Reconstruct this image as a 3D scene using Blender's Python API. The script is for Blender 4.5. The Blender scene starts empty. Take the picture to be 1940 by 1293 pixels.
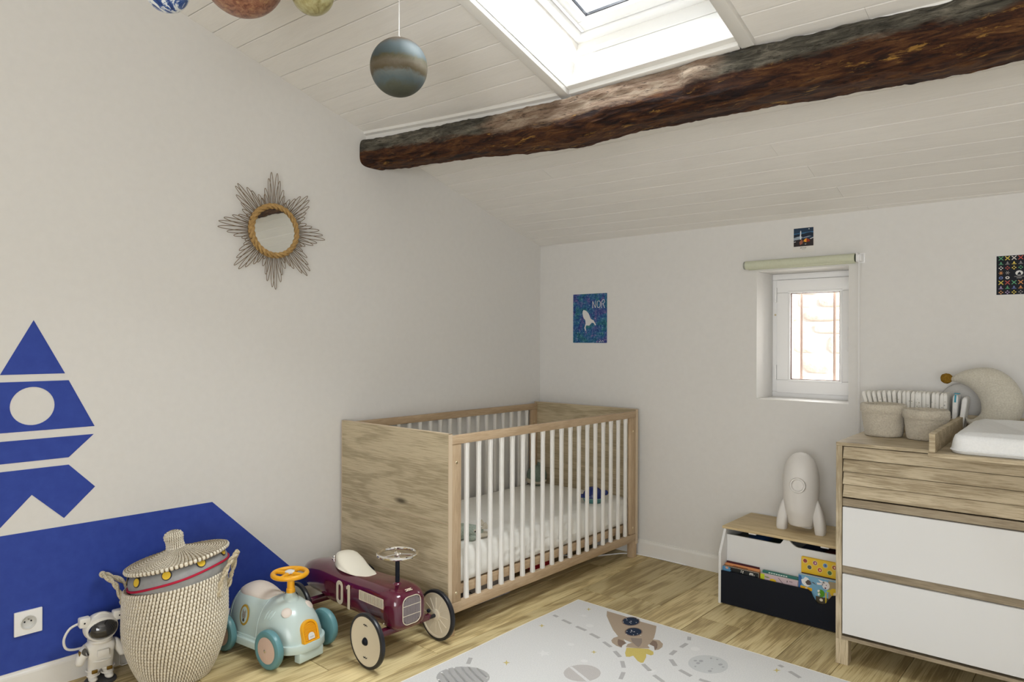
import bpy, bmesh, math, random
from math import sin, cos, pi, radians as R, sqrt
from mathutils import Vector as V, Matrix, noise
random.seed(7)
C = bpy.context.scene.collection

# ---------------------------------------------------------------- camera, world, lights, exposure
F_PX = 1322.79
YAW, PIT, ROL = .7217, .0008, .0038
cam = bpy.data.objects.new('camera', bpy.data.cameras.new('camera')); C.objects.link(cam)
cam.data.sensor_width = 36; cam.data.lens = F_PX/1940*36; cam.data.clip_start = .05
_c, _s = cos(YAW), sin(YAW)
_R = V((_c, _s, 0)); _F = V((-_s, _c, 0)); _Z = V((0, 0, 1))
_F2 = cos(PIT)*_F + sin(PIT)*_Z; _U2 = -sin(PIT)*_F + cos(PIT)*_Z
_RT = cos(ROL)*_R + sin(ROL)*_U2; _UP = -sin(ROL)*_R + cos(ROL)*_U2
m = Matrix((_RT, _UP, -_F2)).transposed().to_4x4(); m.translation = V((2.7757, -3.4222, 1.1915))
cam.matrix_world = m
bpy.context.scene.camera = cam
sc = bpy.context.scene
sc.view_settings.view_transform = 'Standard'; sc.view_settings.look = 'None'
sc.view_settings.gamma = 1; sc.view_settings.use_curve_mapping = False
sc.view_settings.exposure = 0.04
sc.cycles.max_bounces = 10; sc.cycles.diffuse_bounces = 6; sc.cycles.transparent_max_bounces = 12
sc.cycles.use_denoising = True; sc.cycles.caustics_reflective = False; sc.cycles.caustics_refractive = False

w = bpy.data.worlds.new('sky'); sc.world = w; w.use_nodes = True
wn = w.node_tree; bg = wn.nodes['Background']
bg.inputs[0].default_value = (.86, .93, 1, 1); bg.inputs[1].default_value = 2.0

def area(name, loc, direction, sx, sy, power, color=(1, 1, 1)):
    l = bpy.data.lights.new(name, 'AREA'); l.shape = 'RECTANGLE'; l.size = sx; l.size_y = sy
    l.energy = power; l.color = color
    o = bpy.data.objects.new(name, l); C.objects.link(o); o.location = loc
    o.rotation_euler = V(direction).to_track_quat('-Z', 'Y').to_euler()
    return o
sun = bpy.data.lights.new('sun', 'SUN'); sun.energy = 11; sun.angle = R(.6); sun.color = (1, .95, .90)
so = bpy.data.objects.new('sun', sun); C.objects.link(so)
so.rotation_euler = V((-1, .36, -.36)).to_track_quat('-Z', 'Y').to_euler()
sky_l = area('skylight_daylight', (1.49, -1.50, 3.10), (0, -.29, -1), 1.1, 1.3, 74, (.95, .98, 1)); sky_l.data.spread = R(112)
area('back_window_daylight', (1.6, .50, 1.35), (0, -1, -.1), .5, .7, 9, (1, .96, .93))
area('rear_fill_lamp', (3.25, -5.05, 1.35), (.0, 1, .26), 2.2, 2.0, 95, (.975, .985, 1))  # added fill lamp behind the camera; no window is built there

# ---------------------------------------------------------------- materials
def mat(name, col=(.8, .8, .8), rough=.6, spec=.4, metal=0, build=None, **kw):
    m = bpy.data.materials.new(name); m.use_nodes = True
    nt = m.node_tree; b = nt.nodes['Principled BSDF']
    b.inputs['Base Color'].default_value = (*col, 1); b.inputs['Roughness'].default_value = rough
    b.inputs['Specular IOR Level'].default_value = spec; b.inputs['Metallic'].default_value = metal
    for k, v in kw.items(): b.inputs[k].default_value = v
    if build: build(nt, b)
    return m
def N(nt, t, **kw):
    n = nt.nodes.new(t)
    for k, v in kw.items():
        if k.startswith('i_'):
            n.inputs[k[2:].replace('_', ' ')].default_value = v
        else: setattr(n, k, v)
    return n
def ramp(nt, fac, stops):
    r = nt.nodes.new('ShaderNodeValToRGB'); e = r.color_ramp.elements
    while len(e) < len(stops): e.new(.5)
    for q, (p, c) in zip(e, stops): q.position = p; q.color = (*c, 1)
    nt.links.new(fac, r.inputs[0]); return r.outputs[0]
def coords(nt, scale=(1, 1, 1), jitter=True):
    tc = N(nt, 'ShaderNodeTexCoord'); mp = N(nt, 'ShaderNodeMapping')
    src = tc.outputs['Object']
    if jitter:
        oi = N(nt, 'ShaderNodeObjectInfo'); mu = N(nt, 'ShaderNodeMath', operation='MULTIPLY'); mu.inputs[1].default_value = 17.3
        nt.links.new(oi.outputs['Random'], mu.inputs[0])
        va = N(nt, 'ShaderNodeVectorMath', operation='ADD')
        nt.links.new(src, va.inputs[0]); nt.links.new(mu.outputs[0], va.inputs[1]); src = va.outputs[0]
    nt.links.new(src, mp.inputs[0]); mp.inputs['Scale'].default_value = scale
    return mp.outputs[0]
def noise_n(nt, vec, scale=5, detail=4, rough=.55, dist=0):
    n = N(nt, 'ShaderNodeTexNoise'); n.inputs['Scale'].default_value = scale; n.inputs['Detail'].default_value = detail
    n.inputs['Roughness'].default_value = rough; n.inputs['Distortion'].default_value = dist
    if vec: nt.links.new(vec, n.inputs['Vector'])
    return n.outputs['Fac']
def bump(nt, b, fac, strength=.3, dist=.002):
    bp = N(nt, 'ShaderNodeBump'); bp.inputs['Strength'].default_value = strength; bp.inputs['Distance'].default_value = dist
    nt.links.new(fac, bp.inputs['Height']); nt.links.new(bp.outputs[0], b.inputs['Normal'])
def mix(nt, fac, a, c, mode='MIX'):
    x = N(nt, 'ShaderNodeMix', data_type='RGBA', blend_type=mode)
    if hasattr(fac, 'default_value') or hasattr(fac, 'links'): nt.links.new(fac, x.inputs['Factor'])
    else: x.inputs['Factor'].default_value = fac
    for s, k in ((a, 'A'), (c, 'B')):
        sock = [i for i in x.inputs if i.name == k and i.type == 'RGBA'][0]
        if isinstance(s, tuple): sock.default_value = (*s, 1)
        else: nt.links.new(s, sock)
    return [o for o in x.outputs if o.type == 'RGBA'][0]
def grain_build(c_dark, c_mid, c_light, axis=0, s=1.0, vary=.12, knots=True, bumpy=.25, ring=.085, fl=14):
    def f(nt, b):
        sc_ = [9*s]*3; sc_[axis] = 1.5*s
        v = coords(nt, tuple(sc_))
        big = noise_n(nt, v, 1.0, 3, .5, .6)
        wv = N(nt, 'ShaderNodeMath', operation='MULTIPLY'); wv.inputs[1].default_value = 26
        nt.links.new(big, wv.inputs[0])
        sn = N(nt, 'ShaderNodeMath', operation='SINE'); nt.links.new(wv.outputs[0], sn.inputs[0])
        sc2 = [230*s]*3; sc2[axis] = fl*s
        fine = noise_n(nt, coords(nt, tuple(sc2)), 1.0, 5, .65)
        a = N(nt, 'ShaderNodeMath', operation='MULTIPLY_ADD'); a.inputs[1].default_value = ring
        nt.links.new(sn.outputs[0], a.inputs[0]); nt.links.new(fine, a.inputs[2])
        col = ramp(nt, a.outputs[0], [(.36, c_dark), (.5, c_mid), (.62, c_light)])
        patch = noise_n(nt, coords(nt, tuple(3*x/9 if i != axis else 1.2 for i, x in enumerate(sc_))), 1.0, 2)
        col = mix(nt, .22, col, ramp(nt, patch, [(.3, c_dark), (.7, c_light)]))
        oi = N(nt, 'ShaderNodeObjectInfo')
        mr = N(nt, 'ShaderNodeMapRange'); mr.inputs['To Min'].default_value = 1-vary; mr.inputs['To Max'].default_value = 1+vary
        nt.links.new(oi.outputs['Random'], mr.inputs['Value'])
        hs = N(nt, 'ShaderNodeHueSaturation'); nt.links.new(col, hs.inputs['Color']); nt.links.new(mr.outputs[0], hs.inputs['Value'])
        out = hs.outputs[0]
        if knots:
            sk = [5*s]*3; sk[axis] = 1.6*s
            vo = N(nt, 'ShaderNodeTexVoronoi'); nt.links.new(coords(nt, tuple(sk)), vo.inputs['Vector']); vo.inputs['Scale'].default_value = .8
            kf = ramp(nt, vo.outputs['Distance'], [(0.02, (1, 1, 1)), (.07, (0, 0, 0))])
            out = mix(nt, kf, out, tuple(x*.3 for x in c_dark))
        nt.links.new(out, b.inputs['Base Color'])
        bump(nt, b, a.outputs[0], bumpy, .0012)
    return f
def soft_build(c1, c2, scale=60, strength=.15, dist=.001):
    def f(nt, b):
        v = coords(nt, (1, 1, 1))
        n = noise_n(nt, v, scale, 4)
        nt.links.new(ramp(nt, n, [(.3, c1), (.7, c2)]), b.inputs['Base Color'])
        bump(nt, b, n, strength, dist)
    return f
WALL = mat('painted_wall', rough=.85, spec=.2, build=soft_build((.700, .690, .668), (.720, .710, .688), 35, .05))
BOARD = mat('painted_board', rough=.55, spec=.3, build=grain_build((.775, .755, .72), (.80, .78, .745), (.815, .795, .76), 0, 1, .015, False, .12))
TRIMW = mat('white_trim', rough=.45, spec=.4, build=soft_build((.77, .76, .73), (.79, .78, .75), 20, .04))
PVC = mat('white_upvc', (.86, .86, .86), .3, .5)
OAKF = mat('oak_floor', rough=.5, spec=.35, build=grain_build((.31, .225, .10), (.53, .41, .20), (.68, .565, .31), 1, 1, .17, True, .25, .12, 5))
OAKP = mat('grey_oak_panel', rough=.6, spec=.3, build=grain_build((.33, .27, .17), (.47, .39, .26), (.58, .495, .34), 0, 1, .04, True, .25, .085, 9))
BEECH = mat('beech_rail', rough=.5, spec=.3, build=grain_build((.40, .285, .175), (.47, .345, .22), (.53, .40, .265), 1, 1, .03, False, .1))
BEECHZ = mat('beech_leg', rough=.5, spec=.3, build=grain_build((.40, .285, .175), (.47, .345, .22), (.53, .40, .265), 2, 1, .03, False, .1))
EDGE = mat('pale_wood_edge', (.60, .48, .34), .5)
OAKD = mat('dresser_oak', rough=.6, spec=.3, build=grain_build((.28, .22, .135), (.44, .365, .245), (.56, .475, .335), 0, 1, .05, True))
OAKR = mat('dresser_rail_oak', rough=.6, spec=.3, build=grain_build((.22, .175, .115), (.31, .25, .17), (.38, .315, .22), 0, 1, .03, False))
OAKZ = mat('dresser_side_oak', rough=.6, spec=.3, build=grain_build((.28, .22, .135), (.44, .365, .245), (.56, .475, .335), 2, 1, .04, False))
PINE = mat('light_lid_wood', rough=.5, spec=.3, build=grain_build((.50, .38, .21), (.62, .49, .28), (.68, .55, .33), 0, 1, .02, False, .1))
WHITE = mat('white_lacquer', (.69, .69, .68), .4, .4)
CREAMW = mat('white_slat_paint', (.80, .785, .75), .4, .4)
BLUE = mat('blue_paint', rough=.6, spec=.3, build=soft_build((.025, .054, .31), (.034, .070, .36), 25, .04))
BLACK = mat('matt_black', (.006, .008, .014), .55, .2)
RUBBER = mat('black_rubber', (.012, .013, .018), .35, .5)
CHROME = mat('chrome', (.85, .83, .80), .12, .5, 1)
BRASSW = mat('steel_screw', (.7, .6, .4), .3, .5, 1)
STRING = mat('white_string', (.8, .8, .78), .7)
def glass_mat(name, tint=(1, 1, 1), refl=.08):
    m = bpy.data.materials.new(name); m.use_nodes = True; nt = m.node_tree; nt.nodes.clear()
    o = N(nt, 'ShaderNodeOutputMaterial'); t = N(nt, 'ShaderNodeBsdfTransparent'); g = N(nt, 'ShaderNodeBsdfGlossy')
    t.inputs[0].default_value = (*tint, 1); g.inputs['Roughness'].default_value = .02
    f = N(nt, 'ShaderNodeFresnel'); f.inputs[0].default_value = 1.45; mx = N(nt, 'ShaderNodeMixShader')
    gm = N(nt, 'ShaderNodeNewGeometry'); iv = N(nt, 'ShaderNodeMath', operation='SUBTRACT'); iv.inputs[0].default_value = 1; nt.links.new(gm.outputs['Backfacing'], iv.inputs[1])
    ff = N(nt, 'ShaderNodeMath', operation='MULTIPLY'); nt.links.new(f.outputs[0], ff.inputs[0]); nt.links.new(iv.outputs[0], ff.inputs[1])
    nt.links.new(ff.outputs[0], mx.inputs[0]); nt.links.new(t.outputs[0], mx.inputs[1]); nt.links.new(g.outputs[0], mx.inputs[2])
    nt.links.new(mx.outputs[0], o.inputs[0]); return m
GLASS = glass_mat('window_glass', (.97, .98, .98))
MIRROR = mat('mirror_glass', (.86, .88, .86), .02, .5, 1)

# ---------------------------------------------------------------- mesh helpers
class MB:
    def __init__(s): s.v = []; s.f = []; s.c = None; s.mi = []; s.cur = 0
    def add(s, vs, fs):
        o = len(s.v); s.v += [tuple(x) for x in vs]; s.f += [tuple(i+o for i in f) for f in fs]; s.mi += [s.cur]*len(fs); return s
    def box(s, a, b):
        x0, y0, z0 = a; x1, y1, z1 = b
        return s.add([(x0,y0,z0),(x1,y0,z0),(x1,y1,z0),(x0,y1,z0),(x0,y0,z1),(x1,y0,z1),(x1,y1,z1),(x0,y1,z1)],
                     [(0,3,2,1),(4,5,6,7),(0,1,5,4),(1,2,6,5),(2,3,7,6),(3,0,4,7)])
    def tube(s, path, r, n=8, closed=False, cap=True, up=None):
        P = [V(p) for p in path]; k = len(P); rr = r if hasattr(r, '__len__') else [r]*k
        rings = []; prev = None
        for i in range(k):
            a = P[(i-1) % k] if (closed or i > 0) else P[i]; b = P[(i+1) % k] if (closed or i < k-1) else P[i]
            t = (b-a).normalized() if (b-a).length > 1e-9 else V((0, 0, 1))
            if prev is None:
                u = V(up) if up else (V((0, 0, 1)) if abs(t.z) < .9 else V((1, 0, 0)))
            else: u = prev
            u = (u - t*u.dot(t)).normalized(); prev = u; q = t.cross(u)
            rings.append([P[i] + rr[i]*(cos(2*pi*j/n)*u + sin(2*pi*j/n)*q) for j in range(n)])
        return s.loft(rings, closed_path=closed, cap=cap)
    def loft(s, rings, closed_path=False, cap=True):
        n = len(rings[0]); vs = [p for r in rings for p in r]; fs = []; k = len(rings)
        for i in range(k if closed_path else k-1):
            a = i*n; b = ((i+1) % k)*n
            for j in range(n): j2 = (j+1) % n; fs.append((a+j, a+j2, b+j2, b+j))
        if cap and not closed_path: fs.append(tuple(reversed(range(n)))); fs.append(tuple(range((k-1)*n, k*n)))
        return s.add(vs, fs)
    def lathe(s, prof, n=32, c=(0, 0, 0), M=None, cap=True):
        rings = []
        for r, z in prof: rings.append([V((r*cos(2*pi*j/n), r*sin(2*pi*j/n), z)) for j in range(n)])
        M = M or Matrix.Identity(4)
        rings = [[M @ p + V(c) for p in r] for r in rings]
        return s.loft(rings, cap=cap)
    def ell(s, c, r, n=20, k=12, M=None):
        r = r if hasattr(r, '__len__') else (r, r, r); M = M or Matrix.Identity(3)
        rings = []
        for i in range(1, k):
            th = pi*i/k; rings.append([V(c)+M@V((r[0]*sin(th)*cos(2*pi*j/n), r[1]*sin(th)*sin(2*pi*j/n), -r[2]*cos(th))) for j in range(n)])
        o = len(s.v); s.loft(rings, cap=False)
        s.v.append(tuple(V(c)+M@V((0, 0, -r[2])))); s.v.append(tuple(V(c)+M@V((0, 0, r[2])))); a = len(s.v)-2
        for j in range(n):
            s.f.append((a, o+(j+1) % n, o+j)); s.f.append((a+1, o+(k-2)*n+j, o+(k-2)*n+(j+1) % n)); s.mi += [s.cur]*2
        return s
    def prism(s, poly, d, frame=None, holes=None):
        """flat polygon extruded by d along the frame's third axis; frame = (origin, e1, e2, e3)"""
        O, e1, e2, e3 = [V(x) for x in (frame or ((0,0,0),(1,0,0),(0,1,0),(0,0,1)))]
        bm = bmesh.new(); loops = [poly] + (holes or []); edges = []
        for lp in loops:
            vs = [bm.verts.new(O+e1*p[0]+e2*p[1]) for p in lp]
            edges += [bm.edges.new((vs[i], vs[(i+1) % len(vs)])) for i in range(len(vs))]
        bmesh.ops.triangle_fill(bm, use_beauty=True, use_dissolve=False, edges=edges)
        bmesh.ops.recalc_face_normals(bm, faces=bm.faces)
        g = bmesh.ops.extrude_face_region(bm, geom=bm.faces[:])
        bmesh.ops.translate(bm, vec=e3*d, verts=[x for x in g['geom'] if isinstance(x, bmesh.types.BMVert)])
        bmesh.ops.recalc_face_normals(bm, faces=bm.faces)
        bm.verts.index_update(); s.add([x.co[:] for x in bm.verts], [[q.index for q in f.verts] for f in bm.faces]); bm.free()
        return s
def obj(name, mb, material, parent=None, bevel=0, seg=2, smooth=True, angle=35, loc=None, subs=0, wp=True):
    me = bpy.data.meshes.new(name); me.from_pydata(mb.v, [], mb.f); me.update()
    mats = material if isinstance(material, (list, tuple)) else [material]
    for x in mats: me.materials.append(x)
    if len(mats) > 1: me.polygons.foreach_set('material_index', mb.mi)
    bm = bmesh.new(); bm.from_mesh(me)
    bmesh.ops.recalc_face_normals(bm, faces=bm.faces)
    if bevel:
        es = [e for e in bm.edges if len(e.link_faces) == 2 and e.calc_face_angle() > R(40)]
        bmesh.ops.bevel(bm, geom=es, offset=bevel, segments=seg, profile=.5, affect='EDGES', clamp_overlap=True)
    off = V((0, 0, 0)); q = parent
    while q: off += q.location; q = q.parent
    org = V((0, 0, 0))
    if wp: org = V(loc) if loc is not None else off
    if org.length: bmesh.ops.translate(bm, vec=-org, verts=bm.verts)
    bm.to_mesh(me); bm.free()
    if smooth:
        me.polygons.foreach_set('use_smooth', [True]*len(me.polygons))
        me.set_sharp_from_angle(angle=R(angle))
    o = bpy.data.objects.new(name, me); C.objects.link(o)
    o.location = (org-off) if wp else V(loc or (0, 0, 0))
    if parent: o.parent = parent
    if subs:
        md = o.modifiers.new('sub', 'SUBSURF'); md.levels = subs; md.render_levels = subs
    return o
def tag(o, label, cat, group=None, kind=None):
    o['label'] = label; o['category'] = cat
    if group: o['group'] = group
    if kind: o['kind'] = kind
    return o
def thing(name, label, cat, loc=(0, 0, 0), rotz=0, group=None, rot=None):
    o = bpy.data.objects.new(name, None); C.objects.link(o); o.location = loc
    o.rotation_euler = rot or (0, 0, rotz); o.empty_display_size = .1
    return tag(o, label, cat, group)
def struct(o): o['kind'] = 'structure'; return o
def dup(o, parent=None):
    c = o.copy(); C.objects.link(c); c.parent = parent
    for ch in list(o.children): dup(ch, c)
    return c
def ngon(cx, cy, rx, ry=None, n=24, a=0):
    ry = ry or rx
    return [(cx+rx*cos(2*pi*i/n)*cos(a)-ry*sin(2*pi*i/n)*sin(a), cy+rx*cos(2*pi*i/n)*sin(a)+ry*sin(2*pi*i/n)*cos(a)) for i in range(n)]
def rrect(x0, y0, x1, y1, r, n=5):
    out = []
    for cx, cy, a0 in ((x1-r, y1-r, 0), (x0+r, y1-r, 90), (x0+r, y0+r, 180), (x1-r, y0+r, 270)):
        out += [(cx+r*cos(R(a0+90*i/n)), cy+r*sin(R(a0+90*i/n))) for i in range(n+1)]
    return out
def seg(mb, pts, w, d, frame):
    """a stroke of width w drawn through 2-D points as a thin solid"""
    for a, b in zip(pts, pts[1:]):
        a = V(a); b = V(b); t = (b-a); L = t.length
        if L < 1e-6: continue
        t /= L; q = V((-t.y, t.x))*w/2; a = a-t*w*.3; b = b+t*w*.3
        mb.prism([a+q, b+q, b-q, a-q], d, frame)
XW, YR = 4.3, -5.2      # room: x 0..4.3, y -5.2..0
ZC, SL = 1.7918, .3052
def zc(y, dz=0): return ZC - SL*y + dz
KB = .037

# ================================================================ THE ROOM
HX0, HX1 = 1.15, 1.83        # skylight opening in x
HS0, HS1 = 0.0, .98          # along the slope from y=-1.245
HY = -1.245
ca, sa = 1/sqrt(1+SL*SL), SL/sqrt(1+SL*SL)
E1 = V((1, 0, 0)); E2 = V((0, -ca, sa)); E3 = V((0, sa, ca))   # across, up the slope, out through the roof
O_SKY = V((0, HY, zc(HY)))
def sk(x, s, n): return O_SKY + E1*x + E2*s + E3*n
HY1 = sk(0, HS1, 0).y

# floor: slab + planks
mb = MB().box((-.2, YR-.2, -.12), (XW+.2, .3, -.014)); floor = struct(obj('floor', mb, mat('floor_gap', (.12, .085, .045), .8), smooth=False))
rnd = random.Random(3)
fixed = {4: (-.666,), 5: (-.7898+.19, ), 6: (-.3235,), 3: (-1.607,), 7: (-.607,)}
xb = [.0245+.1955*i for i in range(-1, 23)]
for i, x0 in enumerate(xb):
    a = max(x0, .0005); b = min(x0+.1955, XW)
    if b-a < .02: continue
    idx = round((x0-.0245)/.1955)
    st = fixed.get(idx, (-rnd.uniform(.1, 1.2),))[0]
    cuts = [0.0]; y = st
    while y > -.25: y -= 1.285
    y2 = y+1.285
    if y2 < -.1: cuts.append(y2)
    while y > YR: cuts.append(y); y -= 1.285
    cuts.append(YR)
    for p, q in zip(cuts, cuts[1:]):
        if p-q < .05: continue
        g = .0011; z = rnd.uniform(-.0004, 0)
        mb = MB().box((a+g, q+g, -.0135), (b-g, p-g, z))
        obj('plank', mb, OAKF, floor, bevel=.0009, seg=1, smooth=False, loc=((a+b)/2, (p+q)/2, 0))

# walls
def gable(name, x, d):
    return struct(obj(name, MB().prism([(YR-.25, -.1), (.30, -.1), (.30, zc(.30, .25)), (YR-.25, zc(YR-.25, .25))], d, ((x, 0, 0), (0, 1, 0), (0, 0, 1), (1, 0, 0))), WALL, smooth=False))
wl = gable('wall_left', -.25, .25)
WX0, WX1, WZ0, WZ1 = 1.390, 1.819, .908, 1.546
mb = MB()
mb.box((0, 0, -.1), (WX0, .30, 1.95)).box((WX1, 0, -.1), (XW, .30, 1.95)).box((WX0, 0, -.1), (WX1, .30, WZ0)).box((WX0, 0, WZ1), (WX1, .30, 1.95))
wb = struct(obj('wall_back', mb, WALL, smooth=False))
wr = gable('wall_right', XW, .25)
wf = struct(obj('wall_front', MB().box((0, YR-.25, -.1), (XW, YR, 3.4)), WALL, smooth=False))

# ceiling: roof slab around the opening + boards
mb = MB()
def slab(mb, x0, x1, ya, yb, lo, hi):
    mb.add([(x0,ya,zc(ya,lo)),(x1,ya,zc(ya,lo)),(x1,yb,zc(yb,lo)),(x0,yb,zc(yb,lo)),(x0,ya,zc(ya,hi)),(x1,ya,zc(ya,hi)),(x1,yb,zc(yb,hi)),(x0,yb,zc(yb,hi))],
           [(0,3,2,1),(4,5,6,7),(0,1,5,4),(1,2,6,5),(2,3,7,6),(3,0,4,7)])
slab(mb, 0, HX0-.02, YR, .3, .013, .26); slab(mb, HX1+.02, XW, YR, .3, .013, .26)
slab(mb, HX0-.02, HX1+.02, HY+.105, .3, .013, .26); slab(mb, HX0-.02, HX1+.02, YR, HY1-.02, .013, .26)
ceil = struct(obj('ceiling', mb, mat('board_gap', (.16, .15, .13), .9), smooth=False))
def board(x0, x1, yj):
    """one ceiling board: joint line y = yj + KB*x, 0.1 m towards the back wall"""
    g = .0015; ch = .0016; th = .012
    pro = [(g, ch*.8), (g+ch, 0), (.1-g-ch, 0), (.1-g, ch*.8), (.1-g, th), (g, th)]
    mb = MB(); rings = []
    for x in (x0+.0004, x1-.0004):
        ring = []
        for t, h in pro:
            y = yj + KB*x + t; ring.append((x, y, zc(y, h)))
        rings.append(ring)
    mb.loft(rings)
    cx = (x0+x1)/2; cy = yj+KB*cx+.05
    obj('board', mb, BOARD, ceil, smooth=False, loc=(cx, cy, zc(cy)))
rnd = random.Random(11)
nb = int(-YR/.1)+1
brk = {2: 1.975, 4: 1.86, 6: 1.80, 8: 1.72}
for n in range(0, nb):
    yj = -.1-.006-.1*n
    if yj < YR-.02: break
    lo, hi = yj, yj+.1+KB*2
    segs = [(0, XW)]
    if yj+.1+KB*1.5 > HY1 and yj+KB*1.2 < HY: segs = [(0, HX0), (HX1, XW)]
    for a, b in segs:
        c = brk.get(n, rnd.uniform(.3, 3.9)) if n < 9 else rnd.uniform(.3, 3.9)
        if n in (0, 2, 4, 6) or rnd.random() < .5:
            c = {0: 1.905, 2: 1.835, 4: 1.78, 6: 1.70}.get(n, c)
            if a+.2 < c < b-.2: board(a, c, yj); board(c, b, yj); continue
        board(a, b, yj)

# skylight shaft lining, casing boards, window
trim = struct(obj('trim_1', MB().add([sk(HX0-.02,HS0,0),sk(HX0,HS0,0),sk(HX0,HS1,0),sk(HX0-.02,HS1,0),sk(HX0-.02,HS0,.27),sk(HX0,HS0,.27),sk(HX0,HS1,.27),sk(HX0-.02,HS1,.27)],
      [(0,1,2,3),(7,6,5,4),(0,4,5,1),(1,5,6,2),(2,6,7,3),(3,7,4,0)])
      .add([sk(HX1,HS0,0),sk(HX1+.02,HS0,0),sk(HX1+.02,HS1,0),sk(HX1,HS1,0),sk(HX1,HS0,.27),sk(HX1+.02,HS0,.27),sk(HX1+.02,HS1,.27),sk(HX1,HS1,.27)],
      [(0,1,2,3),(7,6,5,4),(0,4,5,1),(1,5,6,2),(2,6,7,3),(3,7,4,0)]), TRIMW, smooth=False))
trim['label'] = 'white lined shaft around the skylight'
def skbox(mb, x0, x1, s0, s1, n0, n1):
    return mb.add([sk(x0,s0,n0),sk(x1,s0,n0),sk(x1,s1,n0),sk(x0,s1,n0),sk(x0,s0,n1),sk(x1,s0,n1),sk(x1,s1,n1),sk(x0,s1,n1)],
        [(0,3,2,1),(4,5,6,7),(0,1,5,4),(1,2,6,5),(2,3,7,6),(3,0,4,7)])
for a in ((HX0-.02, HX1+.02, HS0-.02, HS0, .0, .14), (HX0-.02, HX1+.02, HS0-.02, HS0+.0015, .1415, .27), (HX0-.02, HX1+.02, HS1, HS1+.02, 0, .27)):
    obj('lining_board', skbox(MB(), *a), TRIMW, trim, bevel=.0015, smooth=False)
for x0, x1 in ((HX0-.047, HX0-.003), (HX1+.003, HX1+.047)):
    obj('casing', skbox(MB(), x0, x1, HS0-.024, HS1+.05, -.020, .004), TRIMW, trim, bevel=.003)
obj('casing', skbox(MB(), HX0-.047, HX1+.047, HS1+.003, HS1+.05, -.020, .002), TRIMW, trim, bevel=.003)
obj('sill_strip', skbox(MB(), HX0, HX1, HS0-.004, HS0+.022, -.003, .022), TRIMW, trim, bevel=.003)
obj('sill_strip', skbox(MB(), HX0-.0, HX1, HS0-.024, HS0-.002, -.020, .006), TRIMW, trim, bevel=.003)
w2 = thing('window_2', 'skylight', 'window', sk((HX0+HX1)/2, .5, .2)); del w2['label'], w2['category']; struct(w2)
def ring(mb, x0, x1, s0, s1, t, n0, n1):
    skbox(mb, x0, x1, s0, s0+t, n0, n1); skbox(mb, x0, x1, s1-t, s1, n0, n1)
    skbox(mb, x0, x0+t, s0+t, s1-t, n0, n1); skbox(mb, x1-t, x1, s0+t, s1-t, n0, n1); return mb
obj('window_frame', ring(MB(), HX0+.001, HX1-.001, HS0+.001, HS1-.001, .036, .20, .268), PVC, w2, bevel=.002)
obj('sash', ring(MB(), HX0+.040, HX1-.040, HS0+.040, HS1-.040, .052, .212, .26), PVC, w2, bevel=.005)
obj('glazing_seal', ring(MB(), HX0+.092, HX1-.092, HS0+.092, HS1-.092, .004, .232, .244), RUBBER, w2)
obj('pane', skbox(MB(), HX0+.096, HX1-.096, HS0+.096, HS1-.096, .236, .240), GLASS, w2)
obj('sash_bar', skbox(MB(), HX0+.050, HX0+.060, HS0+.05, HS1-.05, .204, .214), PVC, w2, bevel=.002)

# wall-side baseboards
def skirting(name, a, b, nrm):
    mb = MB(); a = V(a); b = V(b); n = V(nrm)
    pro = [(0, 0), (.011, 0), (.011, .070), (.0095, .076), (.006, .080), (.0055, .0861), (0, .0861)]
    mb.loft([[p + n*d + V((0, 0, h)) for d, h in pro] for p in (a, b)])
    return struct(obj(name, mb, TRIMW, smooth=False))
skirting('baseboard_left', (0, YR, 0), (0, 0, 0), (1, 0, 0))
skirting('baseboard_back', (0.0112, 0, 0), (XW, 0, 0), (0, -1, 0))
skirting('baseboard_right', (XW, YR, 0), (XW, -.0112, 0), (-1, 0, 0))

# beam casing: boxed white strip between the ceiling and the beam
KT = .062
def ty(x): return -1.340 + .125*x - .018*x*x
mb = MB(); rings = []
for i in range(30):
    x = i*XW/29; y = ty(min(x, 3.2)); y2 = y + .20
    rings.append([(x, y-.022, zc(y-.022, .005)), (x, y-.022, zc(y, -.006)), (x, y-.008, zc(y, -.012)), (x, y-.004, zc(y, -.040)), (x, y2, zc(y, -.040)), (x, y2, zc(y2, .005))])
mb.loft(rings)
struct(obj('trim_2', mb, TRIMW, angle=20))

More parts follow.
